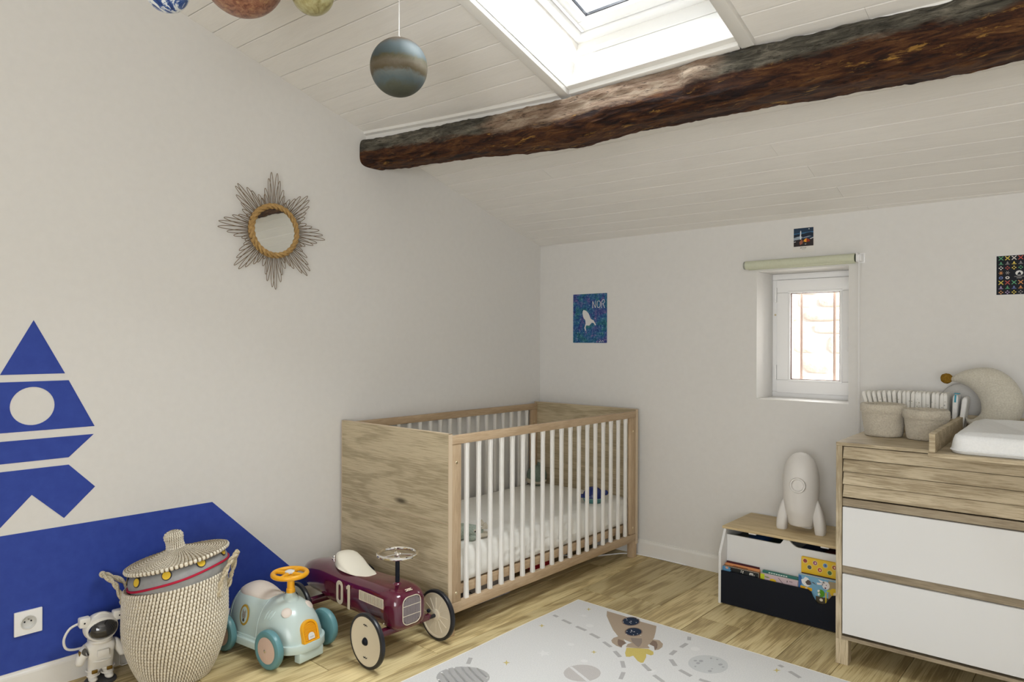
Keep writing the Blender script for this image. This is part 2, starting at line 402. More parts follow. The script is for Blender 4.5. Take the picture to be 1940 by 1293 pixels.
# the old beam
def beam_sec(x):
    t = min(x, 3.2)
    hw = .085 + .010*t; hz = .068 + .011*t          # half sizes
    yc_ = -1.300 + .115*t - .010*t*t; zz = 2.107 - .034*min(1, t/.7)
    return yc_, zz, hw, hz
bup = []; t_x = lambda x: (max(0, x-1.5)**.8 if x > 1.5 else 0)
bv = []; bf = []; NX, NA = 620, 72
for i in range(NX):
    x = XW*i/(NX-1); yc_, zz, hw, hz = beam_sec(x)
    wob = noise.noise(V((x*1.3, 4.1, 0)))*.020 + noise.noise(V((x*4, 9.1, 0)))*.009
    for j in range(NA):
        th = 2*pi*j/NA; cx, sx_ = cos(th), sin(th)
        pw = .50
        u = abs(cx)**pw*(1 if cx > 0 else -1); v_ = abs(sx_)**pw*(1 if sx_ > 0 else -1)
        y = yc_+hw*u; z = zz+hz*v_+wob
        nn = V((0, cx, sx_)).normalized()
        d = noise.noise(V((x*2.2, u*2.0, v_*2.0)))*.012
        rid = noise.noise(V((x*9, u*7+.4*noise.noise(V((x*6, 0, 1))), v_*7)))
        d += -abs(rid)*.011 + noise.noise(V((x*26, u*18, v_*18)))*.0040 - abs(noise.noise(V((x*12, u*22, v_*22))))*.006
        kn = math.exp(-(((x-1.68)/.075)**2 + ((cx+.85)/.5)**2 + ((sx_-.15)/.5)**2)); d += kn*.02*(1+.6*sin(50*sqrt((x-1.68)**2+.1*(sx_-.1)**2)))*.8
        if i in (0, NX-1): d = 0
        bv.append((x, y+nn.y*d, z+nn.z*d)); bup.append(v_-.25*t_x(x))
for i in range(NX-1):
    for j in range(NA):
        a = i*NA+j; b = i*NA+(j+1) % NA; bf.append((a, b, b+NA, a+NA))
def beam_build(nt, b):
    tc = N(nt, 'ShaderNodeTexCoord'); o = tc.outputs['Object']
    def mp(s):
        m_ = N(nt, 'ShaderNodeMapping'); m_.inputs['Scale'].default_value = s; nt.links.new(o, m_.inputs[0]); return m_.outputs[0]
    n1 = noise_n(nt, mp((6, 30, 36)), 1, 8, .72, .8); n2 = noise_n(nt, mp((22, 110, 130)), 1, 6, .75); n3 = noise_n(nt, mp((3.2, 9, 14)), 1, 5, .65, .4)
    base = ramp(nt, n1, [(.30, (.008, .006, .009)), (.41, (.028, .012, .009)), (.50, (.078, .028, .012)), (.60, (.15, .062, .022)), (.72, (.28, .14, .05))])
    yel = mix(nt, ramp(nt, noise_n(nt, mp((6, 30, 26)), 1, 6, .72, .3), [(.60, (0, 0, 0)), (.66, (1, 1, 1))]), base, (.44, .235, .055))
    # grey on the flank that faces up and into the room
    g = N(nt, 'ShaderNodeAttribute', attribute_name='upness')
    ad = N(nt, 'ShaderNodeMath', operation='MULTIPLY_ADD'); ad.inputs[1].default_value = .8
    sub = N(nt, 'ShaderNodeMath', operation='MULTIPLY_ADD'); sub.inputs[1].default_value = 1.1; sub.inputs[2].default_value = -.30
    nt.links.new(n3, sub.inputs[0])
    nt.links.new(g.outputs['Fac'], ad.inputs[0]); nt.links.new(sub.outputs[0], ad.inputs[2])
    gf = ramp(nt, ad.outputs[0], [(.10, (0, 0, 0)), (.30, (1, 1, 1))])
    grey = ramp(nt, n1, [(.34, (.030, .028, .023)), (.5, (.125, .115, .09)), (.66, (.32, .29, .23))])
    # paler patch mid-beam: light from the skylight painted into the wood colour
    sx = N(nt, 'ShaderNodeSeparateXYZ'); nt.links.new(o, sx.inputs[0])
    d1 = N(nt, 'ShaderNodeMath', operation='SUBTRACT'); d1.inputs[1].default_value = 1.26; nt.links.new(sx.outputs['X'], d1.inputs[0])
    d2 = N(nt, 'ShaderNodeMath', operation='ABSOLUTE'); nt.links.new(d1.outputs[0], d2.inputs[0])
    d3 = N(nt, 'ShaderNodeMath', operation='MULTIPLY_ADD'); d3.inputs[1].default_value = .30; nt.links.new(n3, d3.inputs[0]); nt.links.new(d2.outputs[0], d3.inputs[2])
    pf = ramp(nt, d3.outputs[0], [(.58, (1, 1, 1)), (.68, (0, 0, 0))])
    pale = ramp(nt, n1, [(.32, (.16, .10, .065)), (.47, (.34, .235, .165)), (.6, (.50, .39, .29))])
    up = mix(nt, pf, grey, pale)
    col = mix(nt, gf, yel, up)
    cr = ramp(nt, n2, [(.36, (1, 1, 1)), (.44, (0, 0, 0))])
    col = mix(nt, cr, col, mix(nt, .80, col, (.012, .008, .006)))
    nt.links.new(col, b.inputs['Base Color'])
    h = N(nt, 'ShaderNodeMath', operation='MULTIPLY_ADD'); h.inputs[1].default_value = .6; nt.links.new(n2, h.inputs[0]); nt.links.new(n1, h.inputs[2])
    bump(nt, b, h.outputs[0], 1.0, .018)
mb = MB(); mb.add(bv, bf + [tuple(range(NA)), tuple(range((NX-1)*NA, NX*NA))])
beam = obj('ceiling_beam', mb, mat('rough_beam', rough=.7, spec=.25, build=beam_build), angle=80)
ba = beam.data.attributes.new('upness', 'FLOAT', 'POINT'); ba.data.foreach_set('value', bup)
tag(beam, 'dark rough-hewn old wooden beam crossing the sloped ceiling below the skylight', 'beam')

# window in the back wall
w1 = thing('window_1', 'w', 'w', (1.605, .21, .908)); del w1['label'], w1['category']; struct(w1)
FY = .205
fx0, fx1, fz0, fz1 = 1.3905, 1.8185, .9085, 1.5455
def yring(mb, x0, x1, z0, z1, t, y0, y1, tb=None, tr=None, tt=None):
    tb = tb or t; tr = tr or t; tt = tt or t
    mb.box((x0, y0, z0), (x1, y1, z0+tb)); mb.box((x0, y0, z1-tt), (x1, y1, z1))
    mb.box((x0, y0, z0+tb), (x0+t, y1, z1-tt)); mb.box((x1-tr, y0, z0+tb), (x1, y1, z1-tt)); return mb
obj('window_frame', yring(MB(), fx0, fx1, fz0, fz1, .030, FY, FY+.06), PVC, w1, bevel=.003)
sx0, sx1, sz0, sz1 = 1.419, 1.796, .934, 1.513
obj('sash', yring(MB(), sx0, sx1, sz0, sz1, .066, FY-.016, FY+.04), PVC, w1, bevel=.004)
gx0, gx1, gz0, gz1 = sx0+.066, sx1-.066, sz0+.066, sz1-.066
obj('glazing_bead', yring(MB(), gx0-.008, gx1+.008, gz0-.008, gz1+.008, .012, FY-.021, FY-.008), PVC, w1, bevel=.003)
obj('glazing_seal', yring(MB(), gx0+.004, gx1-.004, gz0+.004, gz1-.004, .003, FY-.012, FY), mat('brown_seal', (.12, .06, .04), .6), w1)
obj('pane', MB().box((gx0, FY+.002, gz0), (gx1, FY+.006, gz1)), GLASS, w1)
for z in (1.40, 1.0):
    h = obj('hinge', MB().box((1.4055, FY-.016, z), (1.4165, FY, z+.075)), PVC, w1, bevel=.002)
for z in (1.335, 1.06):
    mb = MB(); mb.lathe([(0.001, 0), (.005, 0), (.005, .002), (.001, .002)], 12, c=(1.406, FY-.0001, z), M=Matrix.Rotation(R(90), 4, 'X'))
    obj('screw_cap', mb, BRASSW, w1)
mb = MB(); mb.tube([(1.772, FY-.016, 1.155), (1.772, FY-.045, 1.155), (1.772, FY-.050, 1.17), (1.772, FY-.050, 1.245), (1.772, FY-.04, 1.262)], .0075, 8); mb.box((1.761, FY-.022, 1.135), (1.783, FY-.014, 1.19))
obj('window_handle', mb, PVC, w1, bevel=0)
RUST = mat('brown_painted_iron', (.42, .30, .25), .7)
for x in (1.511, 1.674):
    obj('window_bar', MB().tube([(x, .285, WZ0-.0), (x, .285, WZ1)], .0068, 8), RUST, w1)
mb = MB().box((WX0+.0005, .001, WZ0-.0005), (WX1-.0005, FY, WZ0+.004))
obj('sill', mb, TRIMW, w1, bevel=.001)

# stone wall of the house across the alley
stone_m = mat('ochre_rubble_stone', rough=.95, spec=.1, build=soft_build((.60, .47, .38), (.76, .66, .57), 9, .8, .02))
mortar = mat('pale_lime_mortar', rough=1, spec=0, build=soft_build((.66, .60, .53), (.76, .70, .63), 14, .5, .01))
ow = obj('wall_outside', MB().box((-2.5, 2.02, -1.5), (4.5, 2.3, 3.6)), mortar, smooth=False)
struct(ow)
rnd = random.Random(5)
z = .55
while z < 2.1:
    hgt = rnd.uniform(.09, .16); x = -.2
    while x < 2.1:
        wd = rnd.uniform(.14, .34)
        mb = MB(); pts = []
        n = 9
        cx, cz = x+wd/2, z+hgt/2
        o2 = [(cx+(wd/2-.008)*(abs(cos(t))**.6)*(1 if cos(t) > 0 else -1)*rnd.uniform(.9, 1), cz+(hgt/2-.007)*(abs(sin(t))**.6)*(1 if sin(t) > 0 else -1)*rnd.uniform(.88, 1)) for t in [2*pi*k/n for k in range(n)]]
        d = rnd.uniform(.004, .02)
        mb.loft([[(a, 2.03, b) for a, b in o2], [(a, 2.02-d*.5, b) for a, b in o2], [(cx+(a-cx)*.82, 2.02-d, cz+(b-cz)*.8) for a, b in o2]])
        obj('stone', mb, stone_m, ow, loc=(cx, 2.02, cz), angle=60)
        x += wd
    z += hgt
obj('alley_ground', MB().box((-2.5, .3, -1.5), (4.5, 2.02, -1.4)), mortar, ow, smooth=False)

# ================================================================ THINGS ON THE LEFT WALL
def wall_shape(name, poly, parent, holes=None, matl=BLUE):
    return obj(name, MB().prism(poly, .0012, ((.0002, 0, 0), (0, 1, 0), (0, 0, 1), (1, 0, 0)), holes), matl, parent, smooth=False)
Y0 = -2.7185
def sym(p): return p + [(2*Y0-a, b) for a, b in reversed(p)]
t = thing('rocket_mural', 'blue geometric rocket painted on the white left wall, with a round porthole', 'mural', (0, Y0, .57))
wall_shape('painted_shape', [(Y0, 1.258), (-2.6249, 1.0750), (2*Y0+2.6249, 1.0750)], t)
wall_shape('painted_shape', sym([(-2.6135, 1.0505), (-2.5314, .8830)]), t, [ngon(-2.7205, .9675, .0645, .0645, 40)])
wall_shape('painted_shape', sym([(-2.5340, .8550), (-2.6125, .7810)]), t)
wall_shape('painted_shape', [(-2.6124, .7552), (-2.5288, .6663), (-2.6262, .571), (-2.7218, .6673), (2*Y0+2.6262, .571), (2*Y0+2.5288, .6663), (2*Y0+2.6124, .7552)], t)
base = wall_shape('blue_wall_band', [(-2.1008, .5375), (-1.6405, .0862), (-3.797, .0862), (-3.337, .5500)], None)
tag(base, 'blue painted trapezoid band along the lower left wall behind the basket', 'mural')

t = thing('wall_socket', 'square white French wall socket on the blue paint', 'socket', (.0014, -2.7315, .242))
obj('cover_plate', MB().prism([(-2.7715, .2020), (-2.6915, .2020), (-2.6915, .2820), (-2.7715, .2820)], .0081, ((.0014, 0, 0), (0, 1, 0), (0, 0, 1), (1, 0, 0)), [ngon(-2.7315, .242, .0227, .0227, 36)]), PVC, t, bevel=.0010, seg=1)
MY = Matrix.Rotation(R(90), 4, 'Y')
obj('socket_well', MB().lathe([(.0226, -.008), (.0232, .0018), (.0215, .0028), (.0200, .0015), (.0192, -.0068), (.0185, -.0074), (.001, -.0076)], 36, c=(.0095, -2.7315, .242), M=MY), mat('socket_plastic', (.66, .66, .64), .35), t)
for dy, dz in ((-.0095, .001), (.0095, .001)):
    obj('socket_hole', MB().lathe([(.0003, -.0079), (.0028, -.0079), (.0028, -.0072), (.0003, -.0072)], 12, c=(.0099, -2.7315+dy, .242+dz), M=MY), BLACK, t)
obj('earth_pin', MB().lathe([(.0022, -.008), (.0022, .002), (.001, .004)], 10, c=(.0095, -2.7315, .2515), M=MY), CHROME, t)

# sunburst mirror
MYc, MZc = -1.846, 1.6635
t = thing('sunburst_mirror', 'round rattan sunburst mirror with looped rays on the left wall', 'mirror', (.02, MYc, MZc))
RAT = mat('honey_rattan', rough=.55, spec=.4, build=soft_build((.36, .215, .075), (.52, .34, .13), 90, .4))
RATD = mat('brown_cane', rough=.5, spec=.4, build=soft_build((.115, .07, .032), (.20, .125, .055), 90, .3))
obj('mirror_glass', MB().lathe([(.0001, .0), (.094, 0), (.094, .003), (.0001, .003)], 48, c=(.028, MYc, MZc), M=MY), MIRROR, t)
obj('backing', MB().lathe([(.0001, .0), (.110, 0), (.110, .006), (.0001, .006)], 40, c=(.004, MYc, MZc), M=MY), RATD, t)
def pol(r, th, x): return (x, MYc+r*cos(th), MZc+r*sin(th))
mb = MB()
for k in range(3):
    path = []
    for i in range(360):
        th = 2*pi*i/360; ph = 9*th + 2*pi*k/3
        path.append(pol(.1045+.0070*sin(ph), th, .030+.006*cos(ph)))
    for q in (-.0045, 0, .0045):
        mb.tube([(p[0], MYc+(p[1]-MYc)*(1+q*8), MZc+(p[2]-MZc)*(1+q*8)) for p in path],   .0024, 6, closed=True)
obj('braided_frame', mb, RAT, t)
mb = MB(); mb.tube([pol(.114, 2*pi*i/60, .022) for i in range(60)], .004, 6, closed=True); mb.tube([pol(.095, 2*pi*i/60, .026) for i in range(60)], .003, 6, closed=True)
obj('binding_ring', mb, RAT, t)
rnd = random.Random(2)
NR = 72
for i in range(NR):
    th = 2*pi*(i+.5)/NR + pi/2
    pt = abs(((th-pi/2)/(2*pi/8)+.5) % 1-.5)*2          # 0 at a point of the star, 1 between
    main = 1 if (round((th-pi/2)/(2*pi/8)) % 2 == 0) else .93
    L = .112 + .122*main*(1-pt)**1.15 + .028 + rnd.uniform(-.006, .006)
    hw = .0088; x0 = .016 + .010*(i % 2)
    path = []
    for k in range(17):
        u = k/16; a = pi*u
        r = .098 + (L-.098)*sin(a)**.75
        path.append(pol(r, th + (hw*cos(a)*(1 if r < .2 else 1))/max(r, .11)*1.0, x0+.003*sin(a)))
    obj('ray', MB().tube(path, .0013, 5), RATD, t)

# ================================================================ PAPERS AND BLIND ON THE BACK WALL
FB = lambda x, z, y=-.0006: ((x, y, z), (1, 0, 0), (0, 0, 1), (0, -1, 0))
def speckle_build(stops, sc1=60, sc2=160):
    def f(nt, b):
        v = coords(nt, (1, 1, 1), False)
        n1 = noise_n(nt, v, sc1, 5, .8); n2 = noise_n(nt, v, sc2, 3, .8)
        a = N(nt, 'ShaderNodeMath', operation='MULTIPLY_ADD'); a.inputs[1].default_value = .5; nt.links.new(n2, a.inputs[0]); nt.links.new(n1, a.inputs[2])
        sb = N(nt, 'ShaderNodeMath', operation='SUBTRACT'); sb.inputs[1].default_value = .25; nt.links.new(a.outputs[0], sb.inputs[0])
        c1 = ramp(nt, sb.outputs[0], stops)
        n3 = noise_n(nt, v, 14, 3, .6)
        tint = ramp(nt, n3, [(.38, (.7, 1.1, .65)), (.5, (.9, .85, 1.15)), (.60, (2.4, .5, 1.0))])
        nt.links.new(mix(nt, .8, c1, tint, 'MULTIPLY'), b.inputs['Base Color'])
    return f
t = thing('finger_painting', 'blue and purple speckled child painting with a white rocket silhouette and name', 'painting', (.379, -.0006, 1.184))
PX0, PZ0, PX1, PZ1 = .2525, 1.1815, .5085, 1.4835
obj('paper_sheet', MB().prism(rrect(PX0, PZ0, PX1, PZ1, .001, 1), .0008, FB(0, 0)), WHITE, t, smooth=False)
obj('paint_field', MB().prism(rrect(PX0+.006, PZ0+.004, PX1-.006, PZ1-.006, .002, 1), .0004, FB(0, 0, -.0015)),
    mat('speckled_paint', rough=.8, build=speckle_build([(.30, (.006, .010, .05)), (.42, (.012, .06, .20)), (.52, (.02, .14, .24)), (.62, (.10, .22, .30)), (.72, (.42, .50, .55))])), t, smooth=False)
def pp(u, v): return (PX0 + (u-232)/(852-232)*(PX1-PX0), PZ1 - (v-235)/(1115-235)*(PZ1-PZ0))
obj('rocket_silhouette', MB().prism([pp(*q) for q in [(432,530),(478,545),(520,590),(545,650),(560,690),(610,715),(650,790),(640,805),(610,760),(575,755),(535,805),(480,800),(470,830),(478,895),(462,890),(448,840),(470,770),(465,710),(432,665),(415,600),(418,555)]], .0003, FB(0, 0, -.0020)), WHITE, t, smooth=False)
mb = MB()
for st in ([(590,500),(592,385),(640,498),(645,380)], [(672,400),(668,450),(680,495),(705,500),(722,470),(725,410),(705,380),(680,385),(672,400)], [(745,505),(742,400),(765,365),(790,365),(800,400),(780,430),(745,440)], [(770,435),(798,505)]):
    seg(mb, [pp(*q) for q in st], .0030, .0003, FB(0, 0, -.0020))
obj('white_writing', mb, WHITE, t, smooth=False)
mb = MB()
for st in ([(700,1075),(712,1090),(728,1062),(740,1088)], [(750,1085),(765,1060),(780,1085)]):
    seg(mb, [pp(*q) for q in st], .0020, .0003, FB(0, 0, -.0020))
obj('white_writing', mb, WHITE, t, smooth=False)

t = thing('night_camp_card', 'small photo card of a night camp with orange tent, taped above the window', 'card', (1.617, -.0006, 1.625))
CX0, CX1, CZ0, CZ1 = 1.567, 1.667, 1.624, 1.745
obj('card_sheet', MB().prism(rrect(CX0, CZ0, CX1, CZ1, .001, 1), .0006, FB(0, 0)), mat('card_paper', (.72, .70, .66), .7), t, smooth=False)
def cp(u, v): return (CX0 + (u-322)/(905-322)*(CX1-CX0), CZ1 - (v-300)/(1000-300)*(CZ1-CZ0))
def cshape(name, pts, col, lift=0, rough=.5):
    return obj(name, MB().prism([cp(*q) for q in pts], .00012, FB(0, 0, -.0013-lift)), mat(name+'_ink', col, rough), t, smooth=False)
cshape('night_sky', [(345,330),(880,330),(880,835),(345,835)], (.012, .035, .075))
cshape('horizon_glow', [(345,470),(880,440),(880,480),(345,500)], (.04, .13, .25), .0002)
cshape('mountain_ridge', [(345,510),(450,490),(600,500),(700,470),(790,460),(880,480),(880,570),(345,600)], (.006, .015, .035), .0004)
cshape('snow_field', [(345,590),(460,560),(560,560),(600,600),(500,640),(345,660)], (.30, .36, .42), .0006)
cshape('snow_field', [(600,590),(760,560),(830,570),(700,600),(610,610)], (.25, .3, .38), .0006)
cshape('snow_field', [(780,640),(880,600),(880,625),(800,655)], (.6, .6, .62), .0006)
cshape('dark_rocks', [(345,670),(500,640),(880,640),(880,835),(345,835)], (.018, .012, .014), .0005)
cshape('smoke_column', [(520,650),(512,560),(525,480),(520,440),(538,390),(552,440),(550,500),(545,560),(555,640)], (.72, .76, .80), .0008)
cshape('orange_tent', [(608,700),(650,640),(700,620),(690,730)], (.80, .34, .02), .0008)
cshape('red_tent_side', [(690,730),(700,620),(770,660),(790,710)], (.30, .03, .01), .0008)
cshape('camp_fire', [(500,720),(560,650),(600,690),(590,760),(520,800)], (.30, .10, .06), .0008)
cshape('snow_patch', [(640,780),(690,765),(680,790)], (.7, .7, .7), .0008); cshape('snow_patch', [(345,705),(390,690),(410,705),(360,715)], (.6, .62, .65), .0008)
obj('moon_disc', MB().prism([cp(*q) for q in ngon(762, 368, 15, 15, 12)], .00012, FB(0, 0, -.0021)), WHITE, t, smooth=False)
mb = MB()
for st in ([(520,895),(535,865),(545,888),(560,862),(570,888),(590,866),(610,885),(625,868),(640,885),(665,862),(685,880),(655,900)], [(570,915),(655,912)]):
    seg(mb, [cp(*q) for q in st], .0011, .0002, FB(0, 0, -.0013))
obj('handwritten_caption', mb, BLACK, t, smooth=False)

t = thing('symbol_chart_poster', 'black poster of rows of small coloured symbols at the right of the back wall', 'poster', (2.50, -.0006, 1.384))
obj('poster_sheet', MB().prism(rrect(2.374, 1.3835, 2.632, 1.549, .001, 1), .0006, FB(0, 0)), WHITE, t, smooth=False)
obj('black_print', MB().prism(rrect(2.3795, 1.388, 2.627, 1.5445, .0005, 1), .0003, FB(0, 0, -.0013)), BLACK, t, smooth=False)
cols = [mat('ink_%s' % n_, c_, .6) for n_, c_ in (('green', (.10, .35, .18)), ('yellow', (.75, .60, .10)), ('white', (.75, .72, .68)), ('red', (.50, .08, .06)), ('blue', (.14, .20, .45)), ('grey', (.28, .27, .27)), ('lilac', (.40, .30, .50)), ('orange', (.65, .30, .10)))]
rnd = random.Random(9)
grid = [[0,1,2,3,5],[0,5,1,5,2],[2,3,1,0,6],[7,5,None,None,7],[4,2,None,None,0],[1,3,0,7,5],[6,0,4,7,5],[7,6,1,5,4]]
FP = FB(0, 0, -.0016)
for r_ in range(8):
    for c_ in range(11):
        k = grid[r_][c_] if c_ < 5 else rnd.randrange(8)
        if k is None or (c_ in (5,) and r_ in (3, 4)): continue
        x = 2.3945 + c_*.0216; z = 1.5345 - r_*.0196; s_ = .0070; mb = MB()
        kind = (r_*3+c_*5) % 5
        if kind == 0:
            seg(mb, [(x-s_, z-s_), (x+s_, z+s_)], .0028, .0002, FP); seg(mb, [(x-s_, z+s_), (x+s_, z-s_)], .0028, .0002, FP)
        elif kind == 1:
            for dx, dz in ((0, 1), (0, -1), (1, 0), (-1, 0)): mb.prism(ngon(x+dx*s_*.75, z+dz*s_*.75, .0024, .0024, 8), .0002, FP)
        elif kind == 2: mb.prism(ngon(x, z, s_, s_*.8, 14), .0002, FP, [ngon(x, z, s_*.5, s_*.4, 14)])
        elif kind == 3:
            seg(mb, [(x-s_, z-s_*.7), (x+s_, z-s_*.7)], .002, .0002, FP); mb.prism([(x-s_*.6, z-s_*.3), (x+s_*.6, z-s_*.3), (x, z+s_)], .0002, FP)
        else:
            for a_ in range(3): seg(mb, [(x-s_*cos(a_*pi/3), z-s_*sin(a_*pi/3)), (x+s_*cos(a_*pi/3), z+s_*sin(a_*pi/3))], .0020, .0002, FP)
        obj('symbol', mb, cols[k], t, smooth=False)
obj('round_emblem', MB().prism(ngon(2.4545, 1.473, .0125, .0100, 24), .0002, FP), WHITE, t, smooth=False)
obj('emblem_mountain', MB().prism([(2.4475, 1.4655), (2.4615, 1.4655), (2.4590, 1.4735), (2.4560, 1.4785), (2.4510, 1.4735)], .0002, FB(0, 0, -.0019)), BLACK, t, smooth=False)
mb = MB(); seg(mb, [(2.439, 1.4592), (2.470, 1.4592)], .0022, .0002, FP); seg(mb, [(2.447, 1.4535), (2.462, 1.4535)], .0030, .0002, FP)
obj('title_line', mb, cols[5], t, smooth=False)

BLINDM = mat('pale_green_blind_fabric', rough=.8, build=soft_build((.56, .58, .44), (.60, .62, .48), 120, .05))
t = thing('roller_blind', 'rolled-up pale green roller blind above the small window', 'blind', (1.61, -.035, 1.57))
MX = Matrix.Rotation(R(90), 4, 'Y')
obj('fabric_roll', MB().lathe([(.0001, 0), (.0205, 0), (.0205, .505), (.0001, .505)], 28, c=(1.352, -.040, 1.5745), M=MX), BLINDM, t)
obj('fabric_edge', MB().box((1.356, -.0215, 1.552), (1.854, -.0195, 1.572)), BLINDM, t)
obj('end_cap', MB().lathe([(.0001, 0), (.0195, 0), (.0205, .007), (.0205, .009), (.0001, .009)], 28, c=(1.3430, -.040, 1.5745), M=MX), mat('bracket_grey', (.30, .31, .27), .5), t)
obj('end_cap', MB().lathe([(.0001, 0), (.0175, 0), (.0175, .006), (.0001, .006)], 24, c=(1.8575, -.040, 1.5745), M=MX), mat('bracket_dark', (.05, .06, .04), .5), t)
br = obj('bracket', MB().box((1.8655, -.062, 1.556), (1.8685, 0, 1.596)).box((1.8655, -.004, 1.553), (1.888, 0, 1.599)).box((1.8805, -.05, 1.560), (1.8835, 0, 1.592)), PVC, t, bevel=.001)
obj('chain_wheel', MB().lathe([(.0001, 0), (.019, 0), (.019, .003), (.014, .005), (.014, .008), (.019, .010), (.019, .013), (.0001, .013)], 24, c=(1.8675, -.040, 1.5745), M=MX), PVC, t)
mb = MB()
for dx in (-.009, .009):
    mb.tube([(1.874, -.040+dx, 1.57), (1.874, -.036+dx, .80), (1.874, -.03+dx, .40)], .0016, 6)
    for k in range(150): pass
mb.tube([(1.874, -.030-.009*cos(a), .40-.010*sin(a)) for a in [pi*i/8 for i in range(9)]], .0016, 6)
obj('bead_chain', mb, PVC, t)

# ================================================================ HANGING PLANETS
def planet(label, c, r, material, M=None):
    t = thing('hanging_planet', label, 'planet', tuple(c), group='hanging planets')
    n = 64; k = 40; mb = MB(); rings = []
    for i in range(1, k):
        th = pi*i/k; ring_ = []
        for j in range(n):
            ph = 2*pi*j/n; g = 1-.018*max(0, 1-abs(((ph*8/(2*pi)) % 1)-.5)*-1-.94)*0
            gd = abs(((ph*8/(2*pi)+.5) % 1)-.5)
            q = r*(1-.012*math.exp(-(gd/.05)**2)*sin(th))
            ring_.append(V((q*sin(th)*cos(ph), q*sin(th)*sin(ph), -r*cos(th))) + V(c))
        rings.append(ring_)
    mb.loft(rings, cap=True)
    obj('ball', mb, material, t, angle=180)
    zc_ = zc(c[1], 0)
    obj('string', MB().tube([(c[0], c[1], c[2]+r*.98), (c[0], c[1], zc_)], .0016, 6), STRING, t)
    obj('hook', MB().tube([(c[0]+.006*cos(a), c[1], c[2]+r+.004+.006*sin(a)) for a in [2*pi*i/10 for i in range(10)]], .0012, 5, closed=True), STRING, t)
    return t
def band_build(stops, zs=8, warp=.35, fine=30):
    stops = [(a_, tuple(x*.55 for x in c_)) for a_, c_ in stops]
    def f(nt, b):
        tc = N(nt, 'ShaderNodeTexCoord'); n1 = noise_n(nt, tc.outputs['Object'], fine, 5, .65, 1.2)
        sp = N(nt, 'ShaderNodeSeparateXYZ'); nt.links.new(tc.outputs['Object'], sp.inputs[0])
        a = N(nt, 'ShaderNodeMath', operation='MULTIPLY_ADD'); a.inputs[1].default_value = zs; a.inputs[2].default_value = .5-warp/2; nt.links.new(sp.outputs['Z'], a.inputs[0])
        c = N(nt, 'ShaderNodeMath', operation='MULTIPLY_ADD'); c.inputs[1].default_value = warp; nt.links.new(n1, c.inputs[0]); nt.links.new(a.outputs[0], c.inputs[2])
        nt.links.new(ramp(nt, c.outputs[0], stops), b.inputs['Base Color'])
    return f
gb, gg, dk, lb = (.24, .33, .36), (.20, .20, .15), (.045, .048, .03), (.15, .20, .215)
JUP = mat('gas_giant_print', rough=.55, spec=.25, build=band_build([(.0, dk), (.16, (.14, .15, .11)), (.24, lb), (.32, (.22, .25, .24)), (.37, (.15, .115, .06)), (.46, (.22, .185, .13)), (.53, (.13, .115, .06)), (.58, (.10, .135, .14)), (.74, (.125, .16, .17)), (.83, (.13, .09, .055)), (.92, (.20, .16, .115)), (1, (.2, .16, .12))], 4.6, .16, 26))
def splotch(stops, s=18):
    def f(nt, b):
        tc = N(nt, 'ShaderNodeTexCoord'); n1 = noise_n(nt, tc.outputs['Object'], s, 8, .65, .8)
        nt.links.new(ramp(nt, n1, stops), b.inputs['Base Color'])
    return f
EARTH = mat('earth_print', rough=.35, spec=.5, build=splotch([(.38, (.012, .035, .16)), (.46, (.03, .10, .34)), (.50, (.75, .80, .84)), (.60, (.80, .82, .82)), (.62, (.04, .10, .30)), (.70, (.45, .33, .05))], 22))
MARS = mat('rusty_planet_print', rough=.35, spec=.5, build=splotch([(.36, (.14, .05, .03)), (.48, (.27, .115, .065)), (.56, (.34, .165, .095)), (.66, (.42, .26, .12))], 60))
VENUS = mat('yellowish_planet_print', rough=.35, spec=.5, build=splotch([(.38, (.22, .19, .07)), (.5, (.36, .32, .15)), (.62, (.44, .42, .24))], 26))
planet('green-grey banded planet ball hanging lowest on a white string', (1.037, -1.996, 2.062), .0905, JUP)
planet('blue and white earth ball, leftmost of the hanging planets', (.71, -2.577, 2.193), .060, EARTH)
planet('large rusty brown planet ball, second from the left', (.778, -2.384, 2.293), .1215, MARS)
planet('small olive-yellow planet ball between the rusty and the banded one', (.935, -2.245, 2.238), .0635, VENUS)

# ================================================================ CRIB
cx0, cx1, cy0, cy1, CH = .0145, .7428, -1.4911, -.0514, .8196
t = thing('baby_crib', 'grey-oak baby crib with white bars standing in the corner', 'crib', ((cx0+cx1)/2, (cy0+cy1)/2, 0))
for ya, yb in ((cy0, cy0+.019), (cy1-.019, cy1)):
    for za, zb in ((.075, .4565), (.4590, CH-.0015)):
        obj('end_panel', MB().box((cx0+.004, ya, za), (cx1-.004, yb, zb)), OAKP, t, bevel=.0008, seg=1, smooth=False)
    obj('panel_seam_edging', MB().box((cx0+.0045, ya-.0006, .4567), (cx1-.0045, yb+.0006, .4588)), EDGE, t, smooth=False)
    obj('panel_edging', MB().box((cx0, ya, CH-.0015), (cx1, yb, CH)).box((cx0, ya, .075), (cx0+.004, yb, CH)).box((cx1-.004, ya, .075), (cx1, yb, CH)), EDGE, t, smooth=False)
for xa, xb2 in ((cx0+.001, cx0+.025), (cx1-.024, cx1-.001)):
    obj('top_rail', MB().box((xa, cy0+.0192, .7740), (xb2, cy1-.0192, .8095)), BEECH, t, bevel=.002)
    obj('bottom_rail', MB().box((xa, cy0+.0192, .0910), (xb2, cy1-.0192, .1335)), BEECH, t, bevel=.002)
    for ya, yb in ((cy0+.0192, cy0+.073), (cy1-.073, cy1-.0192)):
        st_ = obj('stile', MB().box((xa+.002, ya, .1337), (xb2-.002, yb, .7738)), BEECHZ, t, bevel=.003)
        for z in (.700, .170):
            obj('screw', MB().lathe([(.0001, 0), (.006, 0), (.005, .0015), (.0001, .0015)], 12, c=(xb2-.002, (ya+yb)/2, z), M=MY), BRASSW, st_)
slat = None
